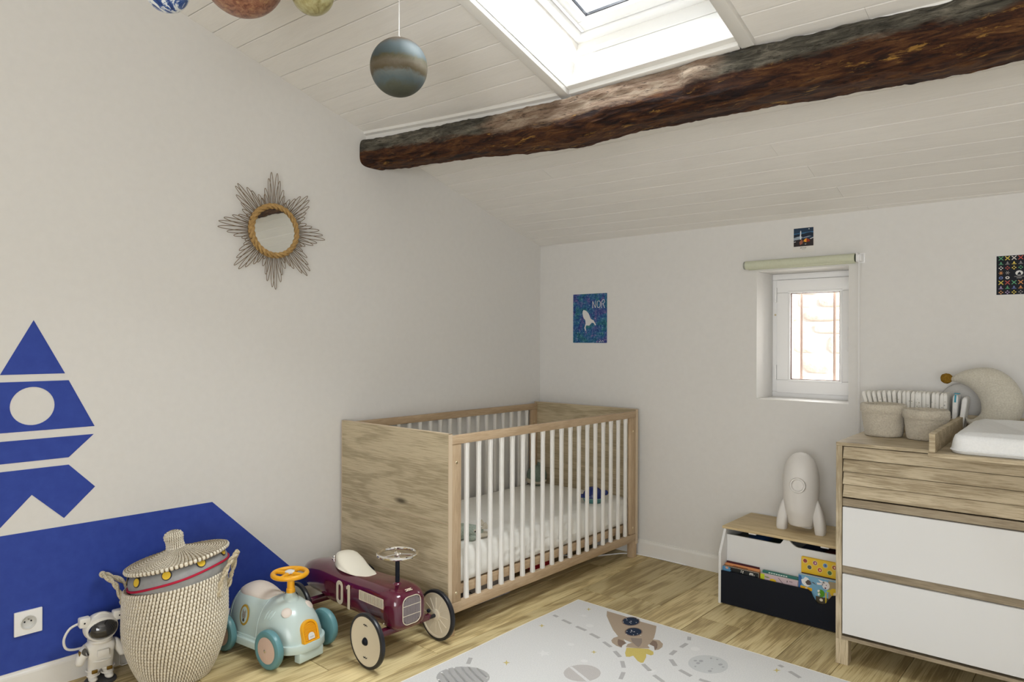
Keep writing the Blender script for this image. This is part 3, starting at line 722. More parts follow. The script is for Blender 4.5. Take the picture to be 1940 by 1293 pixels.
for side, xc in ((0, cx1-.0125), (1, cx0+.013)):
    for k in range(18):
        y = -1.3790+.07165*k
        if slat is None:
            mb = MB(); rings = []
            for z, sx_, sy_ in ((.1330, .0085, .0105), (.150, .0085, .0105), (.185, .0080, .0092), (.74, .0080, .0092), (.762, .0085, .0105), (.7745, .0085, .0110)):
                rings.append([(p[0], p[1], z) for p in rrect(-sx_, -sy_, sx_, sy_, .004, 3)])
            mb.loft(rings)
            slat = obj('slat', mb, CREAMW, t, wp=False); s_ = slat
        else:
            s_ = slat.copy(); C.objects.link(s_); s_.parent = t
        s_.location = (xc-t.location.x, y-t.location.y, 0)
for xa in (cx0+.004, cx1-.042):
    for ya in (cy0+.001, cy1-.042):
        obj('leg', MB().box((xa, ya, 0), (xa+.038, ya+.038, .0908)), BEECHZ, t, bevel=.002)
for xa in (cx0+.028, cx1-.045):
    obj('base_rail', MB().box((xa, cy0+.022, .150), (xa+.018, cy1-.022, .188)), BEECH, t, bevel=.001)
for k in range(14):
    y = cy0+.07+.0995*k
    obj('base_slat', MB().box((cx0+.046, y, .178), (cx1-.0455, y+.055, .188)), BEECH, t, bevel=.001)

# mattress in a fitted sheet
SHEET = mat('cream_cotton_sheet', rough=.9, spec=.1, build=soft_build((.77, .755, .71), (.80, .785, .74), 25, .05))
mx0, mx1, my0, my1, mz0, mz1 = cx0+.030, cx1-.030, cy0+.026, cy1-.024, .1885, .334
NXm, NYm, NZm = 40, 150, 22
outl = []
per = []
def mattress():
    bm = bmesh.new(); bmesh.ops.create_cube(bm, size=1)
    bmesh.ops.subdivide_edges(bm, edges=bm.edges[:], cuts=1, use_grid_fill=True)
    bm.free()
rings = []
poly = []
npoly = 260
base_r = rrect(mx0, my0, mx1, my1, .045, 8)
# resample the outline evenly
L = [0]; 
for a, b in zip(base_r, base_r[1:]+base_r[:1]): L.append(L[-1]+math.dist(a, b))
def outline(n):
    out = []; k = 0
    for i in range(n):
        d = L[-1]*i/n
        while L[k+1] < d: k += 1
        a = base_r[k]; b = base_r[(k+1) % len(base_r)]; u = (d-L[k])/(L[k+1]-L[k] or 1)
        out.append(V((a[0]+(b[0]-a[0])*u, a[1]+(b[1]-a[1])*u)))
    return out
NO = 700; ol = outline(NO); mcx, mcy = (mx0+mx1)/2, (my0+my1)/2
prof = [(.020, 0), (.004, .008), (-.001, .025), (-.002, .045), (-.002, .065), (-.001, .085), (.002, .105), (.007, .125), (.016, .138), (.030, .1445), (.055, .1455), (.10, .1455), (.2, .1455), (.32, .1455)]
prof2 = []
for (a, b), (c_, d_) in zip(prof, prof[1:]):
    for u in (0, .5): prof2.append((a+(c_-a)*u, b+(d_-b)*u))
prof2.append(prof[-1])
for ins, h in prof2:
    ring_ = []
    for i, p in enumerate(ol):
        q = V((mcx + (p.x-mcx)*max(0, 1-ins/((mx1-mx0)/2)), mcy + (p.y-mcy)*(max(0, 1-ins/((my1-my0)/2)) if ins < .2 else max(0, 1-ins*1.0/((my1-my0)/2)))))
        z = mz0+h
        if ins < .03 and h < .128:
            s1 = noise.noise(V((p.x*9+p.y*9, z*55, p.x*3-p.y*4)))          # diagonal pulls of the fitted sheet
            s2 = noise.noise(V(((p.y+p.x)*22-z*60, z*26, 7)))
            dd = (.0050*s1+.0060*(1-abs(s2)*2.8))*min(1, h/.03)*(1 if h < .11 else .4)
            dr = (p-V((mcx, mcy))).normalized(); q = q+dr*dd
        elif ins > .02: z += .0018*noise.noise(V((q.x*6, q.y*6, 2)))+(-.003 if ins > .15 else 0)
        ring_.append((q.x, q.y, z))
    rings.append(ring_)
mb = MB(); mb.loft(rings)
mt = obj('crib_mattress', mb, SHEET, angle=180)
tag(mt, 'mattress in a cream fitted sheet lying inside the crib', 'mattress')

# plush toys on the mattress
GREENP = mat('sage_green_plush', rough=.95, spec=.1, build=soft_build((.15, .20, .165), (.24, .30, .25), 160, .9, .004))
CREAMP = mat('cream_plush', rough=.95, spec=.1, build=soft_build((.50, .45, .36), (.62, .57, .47), 160, .8, .003))
DARKP = mat('dark_thread', (.01, .012, .012), .4)
MT = .332
t = thing('whale_plush', 'sage green whale plush sitting upright in the far corner of the crib', 'plush toy', (.1200, -.175, MT), rotz=R(-38))
obj('body', MB().ell((0, 0, .055), (.072, .060, .062), 28, 18), GREENP, t, wp=False)
obj('belly_band', MB().ell((0, -.004, .030), (.076, .063, .026), 28, 12), CREAMP, t, wp=False)
mb = MB().ell((0, .02, .112), (.022, .020, .034), 16, 10)
tl = obj('tail', mb, GREENP, t, wp=False)
obj('tail_tip', MB().ell((0, .02, .142), (.030, .014, .009), 16, 8), CREAMP, tl, wp=False)
for s_ in (-1, 1):
    obj('eye', MB().ell((s_*.047, -.042, .060), (.005, .004, .007), 10, 8), DARKP, t, wp=False)
    obj('flipper', MB().ell((s_*.078, -.010, .040), (.014, .022, .006), 12, 8), GREENP, t, wp=False)

t = thing('bath_toy', 'glossy blue and teal whale bath toy at the far front corner of the mattress', 'toy', (.640, -.335, MT), rotz=R(38))
BLUEP = mat('glossy_blue_plastic', (.008, .022, .16), .25, .5); TEALP = mat('teal_plastic', (.09, .25, .26), .35, .5)
mb = MB(); rings = []
def dome(sx_, sy_, z0, z1, top, nose=.0):
    mb = MB(); rings = []
    for i in range(14):
        u = i/13; z = z0+(z1-z0)*u; k = sqrt(max(0, 1-u**2.2)) if top else (.72+.28*u**.5)
        rings.append([(sx_*k*cos(a)+nose*max(0, cos(a))**5*(1-u)*-1*0, sy_*k*sin(a), z) for a in [2*pi*j/32 for j in range(32)]])
    mb.loft(rings); return mb
obj('lower_shell', dome(.056, .046, .002, .028, False), TEALP, t, wp=False)
obj('upper_shell', dome(.056, .046, .0285, .088, True), BLUEP, t, wp=False)
obj('snout', MB().ell((-.056, .0, .036), (.026, .018, .010), 16, 8), BLUEP, t, wp=False)
obj('tail_fin', MB().ell((.066, .0, .055), (.014, .006, .014), 12, 8), BLUEP, t, wp=False)
for k in range(3): obj('white_dot', MB().ell((-.0360+.008*k, -.0345-.0032*k, .0395), (.0022, .0022, .0022), 8, 6), WHITE, t, wp=False)
obj('rim_line', MB().tube([(.0575*cos(a), .0475*sin(a), .0285) for a in [2*pi*i/40 for i in range(40)]], .0012, 6, closed=True), mat('pale_teal', (.3, .5, .5), .4), t, wp=False)

t = thing('lying_plush', 'pale green lying plush with white ears at the near end of the mattress', 'plush toy', (.615, -1.300, MT), rotz=R(62))
PALEG = mat('pale_sage_plush', rough=.95, spec=.1, build=soft_build((.27, .32, .27), (.40, .44, .38), 150, .8, .003))
mb = MB().tube([(-.115, 0, .030), (-.09, 0, .036), (-.04, 0, .038), (.02, 0, .036), (.07, 0, .030), (.10, 0, .026)], [.020, .034, .037, .034, .028, .016], 20)
obj('body', mb, PALEG, t, wp=False)
obj('snout', MB().ell((.085, 0, .016), (.055, .030, .014), 18, 10), CREAMP, t, wp=False)
for s_ in (-1, 1):
    obj('ear', MB().prism([(.085, .045), (.105, .075), (.125, .045)], .006, ((0, s_*.022, 0), (1, 0, 0), (0, 0, 1), (0, s_, 0))), CREAMP, t, bevel=.002, wp=False)
    obj('eye', MB().lathe([(.0001, 0), (.009, 0), (.008, .003), (.0001, .004)], 14, c=(.058, s_*.026, .038), M=Matrix.Rotation(R(-90*s_), 4, 'X')), CREAMP, t, wp=False)
    obj('pupil', MB().lathe([(.0001, 0), (.004, 0), (.0001, .003)], 10, c=(.058, s_*.0295, .038), M=Matrix.Rotation(R(-90*s_), 4, 'X')), DARKP, t, wp=False)
    for x in (-.08, .04): obj('paw', MB().ell((x, s_*.036, .014), (.022, .014, .013), 12, 8), PALEG, t, wp=False)

# what is stored under the crib
t = thing('storage_bag', 'low grey cloth storage bag pushed under the crib', 'bag', (.40, -1.03, 0))
GREYC = mat('lilac_grey_cloth', rough=.9, build=soft_build((.26, .25, .28), (.36, .35, .38), 60, .3))
mb = MB(); rings = []
for z, g in ((.002, -.02), (.03, .0), (.075, .004), (.095, -.004), (.100, -.03)):
    rings.append([(.40+(p[0]-.40)*(1+g)+.003*noise.noise(V((p[0]*20, p[1]*20, z*30))), p[1]+.004*noise.noise(V((p[0]*18, p[1]*18, 3))), z+.004*noise.noise(V((p[0]*10, p[1]*10, 3)))) for p in rrect(.12, -1.20, .585, -.90, .05, 6)])
mb.loft(rings); obj('bag_body', mb, GREYC, t)
obj('zip', MB().tube([(.20+.42*i/20, -1.2065, .07) for i in range(21)], .002, 5), BLACK, t)
y_ = obj('yellow_toy_box', MB().box((.36, -1.12, .1050), (.50, -.98, .140)), mat('yellow_card', (.55, .38, .02), .5), bevel=.002)
tag(y_, 'yellow box lying on the grey bag under the crib', 'box')
r_ = obj('red_toy_box', MB().box((.37, -.62, .0010), (.48, -.50, .125)), mat('red_card', (.42, .01, .02), .5), bevel=.002)
tag(r_, 'small red box standing on the floor under the far half of the crib', 'box')
# white cable along the back skirting
cb = obj('power_cable', MB().tube([(.30, -.42, .004), (.45, -.30, .004), (.58, -.19, .004), (.645, -.075, .004), (.70, -.026, .0045), (.80, -.018, .005), (.92, -.016, .0045), (1.02, -.015, .0035)], .0035, 8), PVC)
tag(cb, 'white cable running along the floor behind the crib leg', 'cable')

# ================================================================ MAROON RIDE-ON CAR
MAROON = mat('maroon_enamel', (.085, .003, .022), .16, .6, **{'Coat Weight': .7, 'Coat Roughness': .05})
CREAM = mat('cream_plastic', (.66, .59, .46), .35, .5)
CREAM2 = mat('cream_seat', (.72, .68, .58), .4, .4)
def section(x, yc_, hw, zb, zt, ex=3.2, n=36, zs=None):
    out = []; zm = (zb+zt)/2; hz = (zt-zb)/2
    for j in range(n):
        a = 2*pi*j/n; c_, s_ = cos(a), sin(a)
        e = 2/ex; e2 = 2/(ex if s_ < 0 else 2.7)
        out.append((x, yc_+hw*(abs(c_)**e)*(1 if c_ > 0 else -1), zm+hz*(abs(s_)**e2)*(1 if s_ > 0 else -1)))
    return out
CY = -1.690
t = thing('ride_on_race_car', 'maroon vintage ride-on racing car numbered 01 with a chrome steering wheel', 'toy car', (.45, CY, 0))
racer = t
st = [(.030, .004, .158, .166), (.036, .018, .145, .185), (.050, .032, .132, .203), (.08, .050, .122, .224), (.12, .063, .116, .239), (.17, .073, .115, .250), (.24, .080, .115, .256), (.33, .084, .115, .252), (.42, .085, .115, .248), (.52, .0855, .115, .252), (.60, .086, .115, .257), (.66, .0862, .113, .258), (.70, .0858, .110, .256), (.725, .083, .108, .250), (.742, .077, .108, .243), (.752, .068, .113, .234), (.757, .055, .125, .221)]
mb = MB(); mb.loft([section(x, CY, hw, zb, zt, 4.2 if x > .3 else 2.6) for x, hw, zb, zt in st])
body = obj('body', mb, MAROON, t, angle=70)
# side creases
YS = CY-.0862
FS = ((0, YS, 0), (1, 0, 0), (0, 0, 1), (0, -1, 0))
for s_ in (-1, 1):
    frame = ((0, CY+s_*.0858, 0), (1, 0, 0), (0, 0, 1), (0, s_, 0))
    mb = MB()
    mb.prism(rrect(.388, .135, .434, .229, .022, 5), .0012, frame, [rrect(.402, .150, .420, .214, .009, 4)])
    mb.prism([(.466, .130), (.482, .130), (.482, .226), (.470, .226), (.458, .216), (.458, .205), (.466, .209)] if s_ < 0 else [(.466, .130), (.482, .130), (.482, .226), (.470, .226), (.458, .216), (.458, .205), (.466, .209)], .0012, frame)
    obj('number_decal', mb, CREAM, body, smooth=False)
    mb = MB()
    for k in range(20): mb.prism([(.546+k*.0077, .190), (.5505+k*.0077, .190), (.5505+k*.0077, .222), (.546+k*.0077, .222)], .0012, frame)
    mb.prism(rrect(.5435, .187, .6985, .225, .002, 1), .0011, frame, [rrect(.5465, .190, .6955, .222, .001, 1)])
    obj('vent_decal', mb, CREAM, body, smooth=False)
    for x in (.655, .700): obj('rivet', MB().ell((x, CY+s_*.0862, .134), (.004, .002, .004), 10, 8), CHROME, body)
gr = obj('grille', MB().prism(rrect(CY-.043, .128, CY+.043, .232, .026, 7), .004, ((.7545, 0, 0), (0, 1, 0), (0, 0, 1), (1, 0, 0))), mat('grille_dark', (.10, .075, .08), .3, .6), t)
mb = MB()
mb.tube([(.7595, a, b) for a, b in rrect(CY-.043, .128, CY+.043, .232, .026, 7)], .0016, 6, closed=True)
for z in (.162, .198): mb.tube([(.7595, CY-.042, z), (.7595, CY+.042, z)], .0010, 6)
obj('grille_surround', mb, CREAM, gr)
mb = MB()
for k in range(22):
    y = CY-.0395+k*.00376; h = .024 if abs(y-CY) > .03 else .003
    mb.tube([(.7592, y, .131+h*.5), (.7592, y, .229-h*.5)], .0007, 4)
obj('grille_bar', mb, mat('grille_silver', (.45, .40, .40), .3, .5, .6), gr)
fr = ((.735, CY+.0, .2515), (0, 1, 0), (.55, 0, -.25), (.3, 0, .9))
mb = MB()
for k in range(5):
    a = -1.0+.5*k; mb.prism([( .004*sin(a)*1, .004), (.016*sin(a)+.003, .013+.004*cos(a)), (.018*sin(a), .018), (.016*sin(a)-.003, .013+.004*cos(a))], .0015, fr)
mb.prism(rrect(-.015, -.001, .015, .0045, .002, 2), .0015, fr)
obj('badge', mb, CREAM, body)
# seat
mb = MB(); rings = []
for i in range(19):
    u = i/18; x = .268+.262*u
    hw = (.060*(sin(pi*min(1, (u+.05)/.45)/2)) if u < .4 else .060*(1-.62*((u-.4)/.6)**1.3))
    hw = max(hw, .012)
    zt = .292-.006*u + .022*math.exp(-((u-.22)/.2)**2) - .034*(1/(1+math.exp(-(u-.52)/.08)))
    if u < .06: zt -= .028*(1-u/.06)
    if u > .93: zt -= .006*(u-.93)/.07
    zb = .246
    ring_ = []
    for j in range(28):
        a = 2*pi*j/28; c_, s2 = cos(a), sin(a)
        yy = hw*(abs(c_)**.7)*(1 if c_ > 0 else -1)*(1.08 if s2 < 0 else 1)
        zz = (zb+zt)/2+(zt-zb)/2*(abs(s2)**.6)*(1 if s2 > 0 else -1)
        zz += .010*(abs(yy)/.06)**2*(1 if s2 > 0 else 0)*(-.6 if u > .3 else -.2)
        ring_.append((x, CY+yy, zz))
    rings.append(ring_)
mb.loft(rings); obj('seat', mb, CREAM2, t, angle=60)
obj('filler_cap', MB().lathe([(.0001, 0), (.011, 0), (.011, .004), (.007, .006), (.007, .012), (.004, .016), (.0001, .017)], 20, c=(.225, CY+.01, .254)), CHROME, t)
# steering
obj('steering_column', MB().tube([(.672, CY, .250), (.672, CY, .352)], .0085, 14), BLACK, t)
obj('column_base', MB().lathe([(.020, 0), (.016, .006), (.010, .010), (.0001, .011)], 20, c=(.672, CY, .254)), MAROON, t)
SWz = .3735
wh = obj('steering_wheel', MB().tube([(.672+.0745*cos(a), CY+.0745*sin(a), SWz) for a in [2*pi*i/48 for i in range(48)]], .0068, 10, closed=True), CHROME, t)
for a in (.5, .5+2*pi/3, .5+4*pi/3):
    obj('spoke', MB().tube([(.672+.012*cos(a), CY+.012*sin(a), SWz-.002), (.672+.072*cos(a), CY+.072*sin(a), SWz)], .0040, 8), CHROME, wh)
obj('hub', MB().lathe([(.0001, -.022), (.011, -.022), (.012, -.010), (.016, -.004), (.012, .004), (.006, .007), (.0001, .008)], 20, c=(.672, CY, SWz)), CHROME, wh)
# wheels
WR = .100
def race_wheel(x, y, out):
    """out = +1 when the flat hub face points to +y"""
    M = Matrix.Rotation(R(-90*out), 4, 'X')
    c = (x, y, WR)
    tyre = obj('wheel', MB().lathe([(.088, -.009), (.094, -.0095), (.0985, -.007), (.100, -.0025), (.100, .0025), (.0985, .007), (.094, .0095), (.088, .009)], 56, c=c, M=M, cap=False), RUBBER, t)
    obj('disc', MB().lathe([(.0001, -.006), (.080, -.006), (.083, -.0085), (.089, -.0085), (.089, .0085), (.083, .009), (.080, .0075), (.020, .0085), (.0001, .0085)], 56, c=c, M=M), CREAM, tyre)
    mb = MB()
    for k in range(12):
        a = 2*pi*k/12; p = [M@V((r*cos(a), r*sin(a), -.0065)) + V(c) for r in (.022, .070)]
        mb.tube(p, .0018, 5)
    obj('rib', mb, CREAM, tyre)
    obj('inner_hub', MB().lathe([(.024, -.006), (.024, -.012), (.019, -.014), (.0001, -.014)], 24, c=c, M=M), CREAM, tyre)
    mb = MB(); mb.lathe([(.015, .008), (.014, .012), (.009, .018), (.0001, .020)], 20, c=c, M=M)
    obj('hub_cap', mb, BLACK, tyre)
    fr2 = ((x, y+out*.0086, WR), (1, 0, 0), (0, 0, 1), (0, out, 0))
    mb = MB()
    for sgn in (1, -1):
        seg(mb, [(-.012, sgn*.058), (-.006, sgn*.061), (-.002, sgn*.056), (.003, sgn*.061), (.010, sgn*.057)], .0028, .0006, fr2)
    obj('wheel_lettering', mb, BLACK, tyre, smooth=False)
race_wheel(.711, -1.857, -1); race_wheel(.711, -1.521, 1)
race_wheel(.235, -1.857, -1); race_wheel(.235, -1.521, 1)
for x in (.711, .235):
    ax = obj('axle', MB().tube([(x, -1.850, WR), (x, -1.528, WR)], .0075, 12), RUBBER, t)
    for s_ in (-1, 1):
        obj('knuckle', MB().tube([(x, CY+s_*.115, WR-.004), (x, CY+s_*.128, WR+.014)], .010, 12), MAROON, ax)
        obj('bolt_head', MB().ell((x, CY+s_*.124, WR+.028), (.008, .008, .008), 14, 10), BLACK, ax)
    obj('axle_bracket', MB().box((x-.014, CY-.112, WR-.004), (x+.014, CY+.112, WR+.020)), MAROON, ax, bevel=.003)

racer.location = (.448, CY+.003, 0); racer.rotation_euler = (0, 0, R(-1.3))
# ================================================================ BLUE RIDE-ON CAR
AQUA = mat('pale_aqua_plastic', (.49, .59, .57), .28, .5, **{'Coat Weight': .2})
AQUA2 = mat('aqua_bumper_plastic', (.52, .63, .61), .32, .5)
TEALW = mat('teal_tyre_plastic', (.11, .26, .29), .35, .5)
PINK = mat('blush_plastic', (.62, .46, .39), .45, .4)
BLUSHW = mat('off_white_pad', (.66, .585, .52), .45, .4)
YEL = mat('sunny_yellow_plastic', (.80, .38, .012), .32, .5)
t = thing('ride_on_toddler_car', 'pale aqua plastic ride-on car with a yellow steering wheel and grille', 'toy car', (.2935, -1.992, 0), rotz=R(7.5))
def dsec(x, hw, zb, zt, ex=2.3, n=40):
    out = []
    for j in range(n):
        a = 2*pi*j/n; c_, s_ = cos(a), sin(a)
        if s_ >= 0: out.append((x, hw*(abs(c_)**(2/ex))*(1 if c_ > 0 else -1), zb+(zt-zb)*(s_**(2/2.2))))
        else: out.append((x, hw*(abs(c_)**.5)*(1 if c_ > 0 else -1), zb-.012*abs(s_)**.5))
    return out
bs = [(-.205, .018, .085, .10), (-.203, .040, .070, .135), (-.196, .062, .062, .165), (-.182, .080, .060, .192), (-.16, .092, .060, .214), (-.13, .098, .060, .229), (-.10, .100, .060, .2330), (-.07, .100, .060, .229), (-.04, .0985, .060, .2185), (-.01, .0975, .060, .2095), (.015, .099, .060, .2075), (.04, .102, .060, .2120), (.07, .1035, .060, .2170), (.10, .1035, .060, .2140), (.13, .100, .060, .201), (.155, .093, .060, .183), (.175, .083, .060, .160), (.19, .070, .060, .135), (.2, .052, .062, .108), (.205, .03, .066, .09)]
import bisect
def fine(st, k=3):
    out = []
    for i in range(len(st)-1):
        p0 = st[max(i-1, 0)]; p1 = st[i]; p2 = st[i+1]; p3 = st[min(i+2, len(st)-1)]
        for q in range(k):
            u = q/k; out.append(tuple(.5*((2*b)+(-a+c)*u+(2*a-5*b+4*c-d)*u*u+(-a+3*b-3*c+d)*u**3) for a, b, c, d in zip(p0, p1, p2, p3)))
    out.append(st[-1]); return out
def sm(st, k=3):
    o = fine(st, k); o[0] = st[0]; return o
bsf = sm(bs)
def top_at(x):
    for a, b in zip(bsf, bsf[1:]):
        if a[0] <= x <= b[0]: u = (x-a[0])/(b[0]-a[0]+1e-9); return a[3]+(b[3]-a[3])*u, a[1]+(b[1]-a[1])*u
    return .06, .03
def surf_z(x, y):
    zt, hw = top_at(x); c_ = min(.999, abs(y)/hw); aa = c_**(2.3/2); s_ = sqrt(max(0, 1-aa*aa)); return .060+(zt-.060)*(s_**(2/2.2))
def surf_y(x, z):
    zt, hw = top_at(x); s_ = min(.999, max(0, (z-.06)/(zt-.06)))**(1.1); c_ = sqrt(1-s_*s_); return hw*c_**(2/2.3)
mb = MB(); mb.loft([dsec(*q) for q in bsf]); body = obj('body', mb, AQUA, t, angle=70, wp=False)
mb = MB()
for x in (-.150, .02):
    mb.tube([(x, -surf_y(x, z), z) if z < top_at(x)[0]*.97 else (x, -surf_y(x, z), z) for z in [.065+(top_at(x)[0]*.96-.065)*i/16 for i in range(17)]], .0012, 6)
    mb.tube([(x, surf_y(x, z), z) for z in [.065+(top_at(x)[0]*.96-.065)*i/16 for i in range(17)]], .0012, 6)
obj('moulded_seam', mb, AQUA2, body, wp=False)
# side vents
for s_ in (-1, 1):
    for k in range(3):
        p = []
        for i in range(7):
            x = .056+.015*k+.012*(i/6)-.0; z = .150+.032*(i/6); p.append((x, s_*(surf_y(x, z)+.0008), z))
        obj('side_vent', MB().tube(p, [.0012, .003, .0035, .0035, .0035, .003, .0012], 8), AQUA2, body, wp=False)
# pad seat following the saddle
mb = MB(); top = []; nU, nW = 20, 13
def padrow(x, hw, lift): return [(x, hw*(-1+2*j/(nW-1)), surf_z(x, hw*(-1+2*j/(nW-1)))+lift) for j in range(nW)]
rows = []; rows2 = []
for i in range(nU):
    u = i/(nU-1); x = -.172+.195*u
    hw = .062*sqrt(max(0.0, 1-((u-.38)/.385)**2)) if u < .38 else .062*(1-.45*((u-.38)/.62)**1.4)
    if u > .93: hw *= sqrt(max(.02, 1-((u-.93)/.07)**2))
    hw = max(hw, .004); rows.append(padrow(x, hw, .0030)); rows2.append(padrow(x, hw*1.02, -.004))
vs = [p for r_ in rows for p in r_]+[p for r_ in rows2 for p in r_]; fs = []
o2 = nU*nW
for i in range(nU-1):
    for j in range(nW-1):
        a = i*nW+j; fs.append((a, a+1, a+1+nW, a+nW)); fs.append((o2+a, o2+a+nW, o2+a+1+nW, o2+a+1))
    a = i*nW; fs.append((a, a+nW, o2+a+nW, o2+a)); a = i*nW+nW-1; fs.append((a, o2+a, o2+a+nW, a+nW))
for j in range(nW-1): fs.append((j, o2+j, o2+j+1, j+1)); a = (nU-1)*nW+j; fs.append((a, a+1, o2+a+1, o2+a))
mb.add(vs, fs); obj('seat_pad', mb, BLUSHW, t, angle=50, wp=False)
for s_ in (-1, 1):
    x, y = .138, s_*.052
    z = surf_z(x, y); nrm = V((.62, s_*.45, .75)).normalized(); Mh = nrm.to_track_quat('Z', 'Y').to_matrix().to_4x4()
    obj('headlight', MB().lathe([(.019, -.006), (.019, .0010), (.016, .0035), (.008, .005), (.0001, .0052)], 24, c=(x, y, z-.001), M=Mh), BLUSHW, t, wp=False)
# side medallion with a little cat face
for s_ in (-1, 1):
    x, z = -.060, .142; y = surf_y(x, z)
    frm = ((x, s_*(y+.0005), z), (1, 0, 0), (0, s_*-.16, 1), (0, s_, .16))
    md = obj('medallion', MB().prism(ngon(0, 0, .0265, .038, 32), .0022, frm), mat('ochre_sticker', (.42, .26, .03), .4), t, wp=False, bevel=.0006)
    f2 = ((x, s_*(y+.0028), z+.0003), (1, 0, 0), (0, s_*-.16, 1), (0, s_, .16))
    obj('medallion_centre', MB().prism(ngon(0, 0, .0195, .030, 28), .0006, f2), AQUA2, md, wp=False)
    f3 = ((x, s_*(y+.0035), z+.0004), (1, 0, 0), (0, s_*-.16, 1), (0, s_, .16))
    mb = MB(); mb.prism(ngon(0, -.001, .011, .014, 20), .0006, f3); mb.prism([(-.011, .008), (-.009, .022), (-.003, .012)], .0006, f3); mb.prism([(.011, .008), (.009, .022), (.003, .012)], .0006, f3)
    obj('cat_face', mb, mat('kitten_grey', (.34, .31, .27), .6), md, wp=False)
    f4 = ((x, s_*(y+.0043), z+.0005), (1, 0, 0), (0, s_*-.16, 1), (0, s_, .16))
    mb = MB(); mb.prism(ngon(-.004, 0, .0012, .0014, 8), .0004, f4); mb.prism(ngon(.004, 0, .0012, .0014, 8), .0004, f4); mb.prism(ngon(0, -.005, .0014, .001, 8), .0004, f4); mb.prism(ngon(.001, -.018, .006, .006, 14), .0004, f4)
    obj('cat_features', mb, mat('kitten_dark', (.07, .055, .045), .6), md, wp=False)
# yellow grille standing on the front bumper
def gp(u, v): return (u, v)
nx = V((.96, 0, .28)).normalized(); ez = V((-.28, 0, .96)).normalized()
fo = V((.2155, 0, .074))
frm = (fo, (0, 1, 0), ez, nx)
arch = [(-.036, 0)]+[(-.036+0*(i), .0) for i in range(0)]+[(.036*cos(pi-pi*i/16), .046+.034*sin(pi*i/16)) for i in range(17)]+[(.036, 0)]
inner = [(.029*cos(pi-pi*i/16), .045+.027*sin(pi*i/16)) for i in range(17)]+[(.029, .006), (-.029, .006)]
gl = obj('grille', MB().prism(arch, -.022, frm), YEL, t, bevel=.001, wp=False)
mb = MB().prism(arch, .005, frm, [inner]); obj('grille_rim', mb, YEL, gl, bevel=.0012, wp=False)
mb = MB()
for k in range(15):
    zz = .008+k*.0043; hw = .028 if zz < .045 else .028*sqrt(max(.02, 1-((zz-.045)/.027)**2))
    mb.tube([fo+V((0, -hw, 0))+ez*zz+nx*.0006, fo+V((0, hw, 0))+ez*zz+nx*.0006], .0013, 5)
obj('grille_bar', mb, YEL, gl, wp=False)
f5 = (fo+nx*.0035, (0, 1, 0), ez, nx)
mb = MB().prism([(-.014, .010), (.014, .010), (.014, .018)]+[(.014*cos(pi*i/8), .022+.012*sin(pi*i/8)) for i in range(9)]+[(-.014, .018)], .0020, f5)
lg = obj('grille_label', mb, WHITE, gl, wp=False)
mb = MB(); seg(mb, [(-.009, .016), (-.006, .020), (-.003, .016), (0, .020), (.003, .016), (.006, .020), (.009, .016)], .0010, .0004, (fo+nx*.0056, (0, 1, 0), ez, nx)); obj('label_lettering', mb, mat('grey_ink', (.25, .25, .25), .6), lg, wp=False)
# skirt / chassis with front stop
def plan(hx0, hx1, hy, r): return rrect(hx0, -hy, hx1, hy, r, 8)
mb = MB(); mb.prism(plan(-.208, .222, .103, .085), .030, ((0, 0, .045), (1, 0, 0), (0, 1, 0), (0, 0, 1)))
sk_ = obj('chassis', mb, AQUA2, t, bevel=.004, wp=False)
mb = MB(); mb.prism([(-.055, 0), (.055, 0), (.055, .036), (-.055, .036)], .030, ((.186, 0, .010), (0, 1, 0), (0, 0, 1), (1, 0, 0)))
obj('tip_stop', mb, AQUA2, sk_, bevel=.003, wp=False)
mb = MB(); mb.box((-.09, -.115, .038), (.05, .115, .066)); obj('side_step', mb, AQUA2, sk_, bevel=.004, wp=False)
# wheels
for x in (-.139, .136):
    for s_ in (-1, 1):
        M = Matrix.Rotation(R(-90*s_), 4, 'X'); c = (x, s_*.128, .0705)
        tyre = obj('wheel', MB().lathe([(.047, -.014), (.060, -.0155), (.0675, -.012), (.0705, -.005), (.0705, .004), (.0675, .011), (.060, .0150), (.052, .0150), (.047, .012)], 48, c=c, M=M), TEALW, t, wp=False)
        obj('wheel_disc', MB().lathe([(.0475, .0105), (.0475, .0128), (.040, .0142), (.012, .0162), (.0001, .0162)], 40, c=c, M=M), PINK, tyre, wp=False)
        obj('hub_pin', MB().lathe([(.0065, .0155), (.006, .0185), (.0001, .021)], 16, c=c, M=M), CHROME, tyre, wp=False)
    obj('axle', MB().tube([(x, -.118, .0705), (x, .118, .0705)], .006, 10), CHROME, t, wp=False)
# steering
STX = .096
obj('steering_boss', MB().lathe([(.031, -.012), (.027, .002), (.019, .013), (.0165, .020), (.0001, .021)], 28, c=(STX, 0, .214)), AQUA, t, wp=False)
swc = V((STX-.006, 0, .303))
wh = obj('steering_wheel', MB().tube([swc+V((.062*cos(a), .062*sin(a), 0)) for a in [2*pi*i/44 for i in range(44)]], .0095, 12, closed=True), YEL, t, wp=False)
obj('steering_column', MB().lathe([(.0165, 0), (.0165, .020), (.014, .022), (.0135, .075), (.0001, .076)], 20, c=(STX, 0, .228)), YEL, wh, wp=False)
for a in (0.3, 0.3+pi/2, .3+pi, .3+1.5*pi):
    obj('spoke', MB().tube([swc+V((.010*cos(a), .010*sin(a), .001)), swc+V((.058*cos(a), .058*sin(a), 0))], [.0085, .0075], 8), YEL, wh, wp=False)
obj('horn_button', MB().lathe([(.018, .004), (.018, .010), (.012, .013), (.0001, .014)], 24, c=swc), WHITE, wh, wp=False)

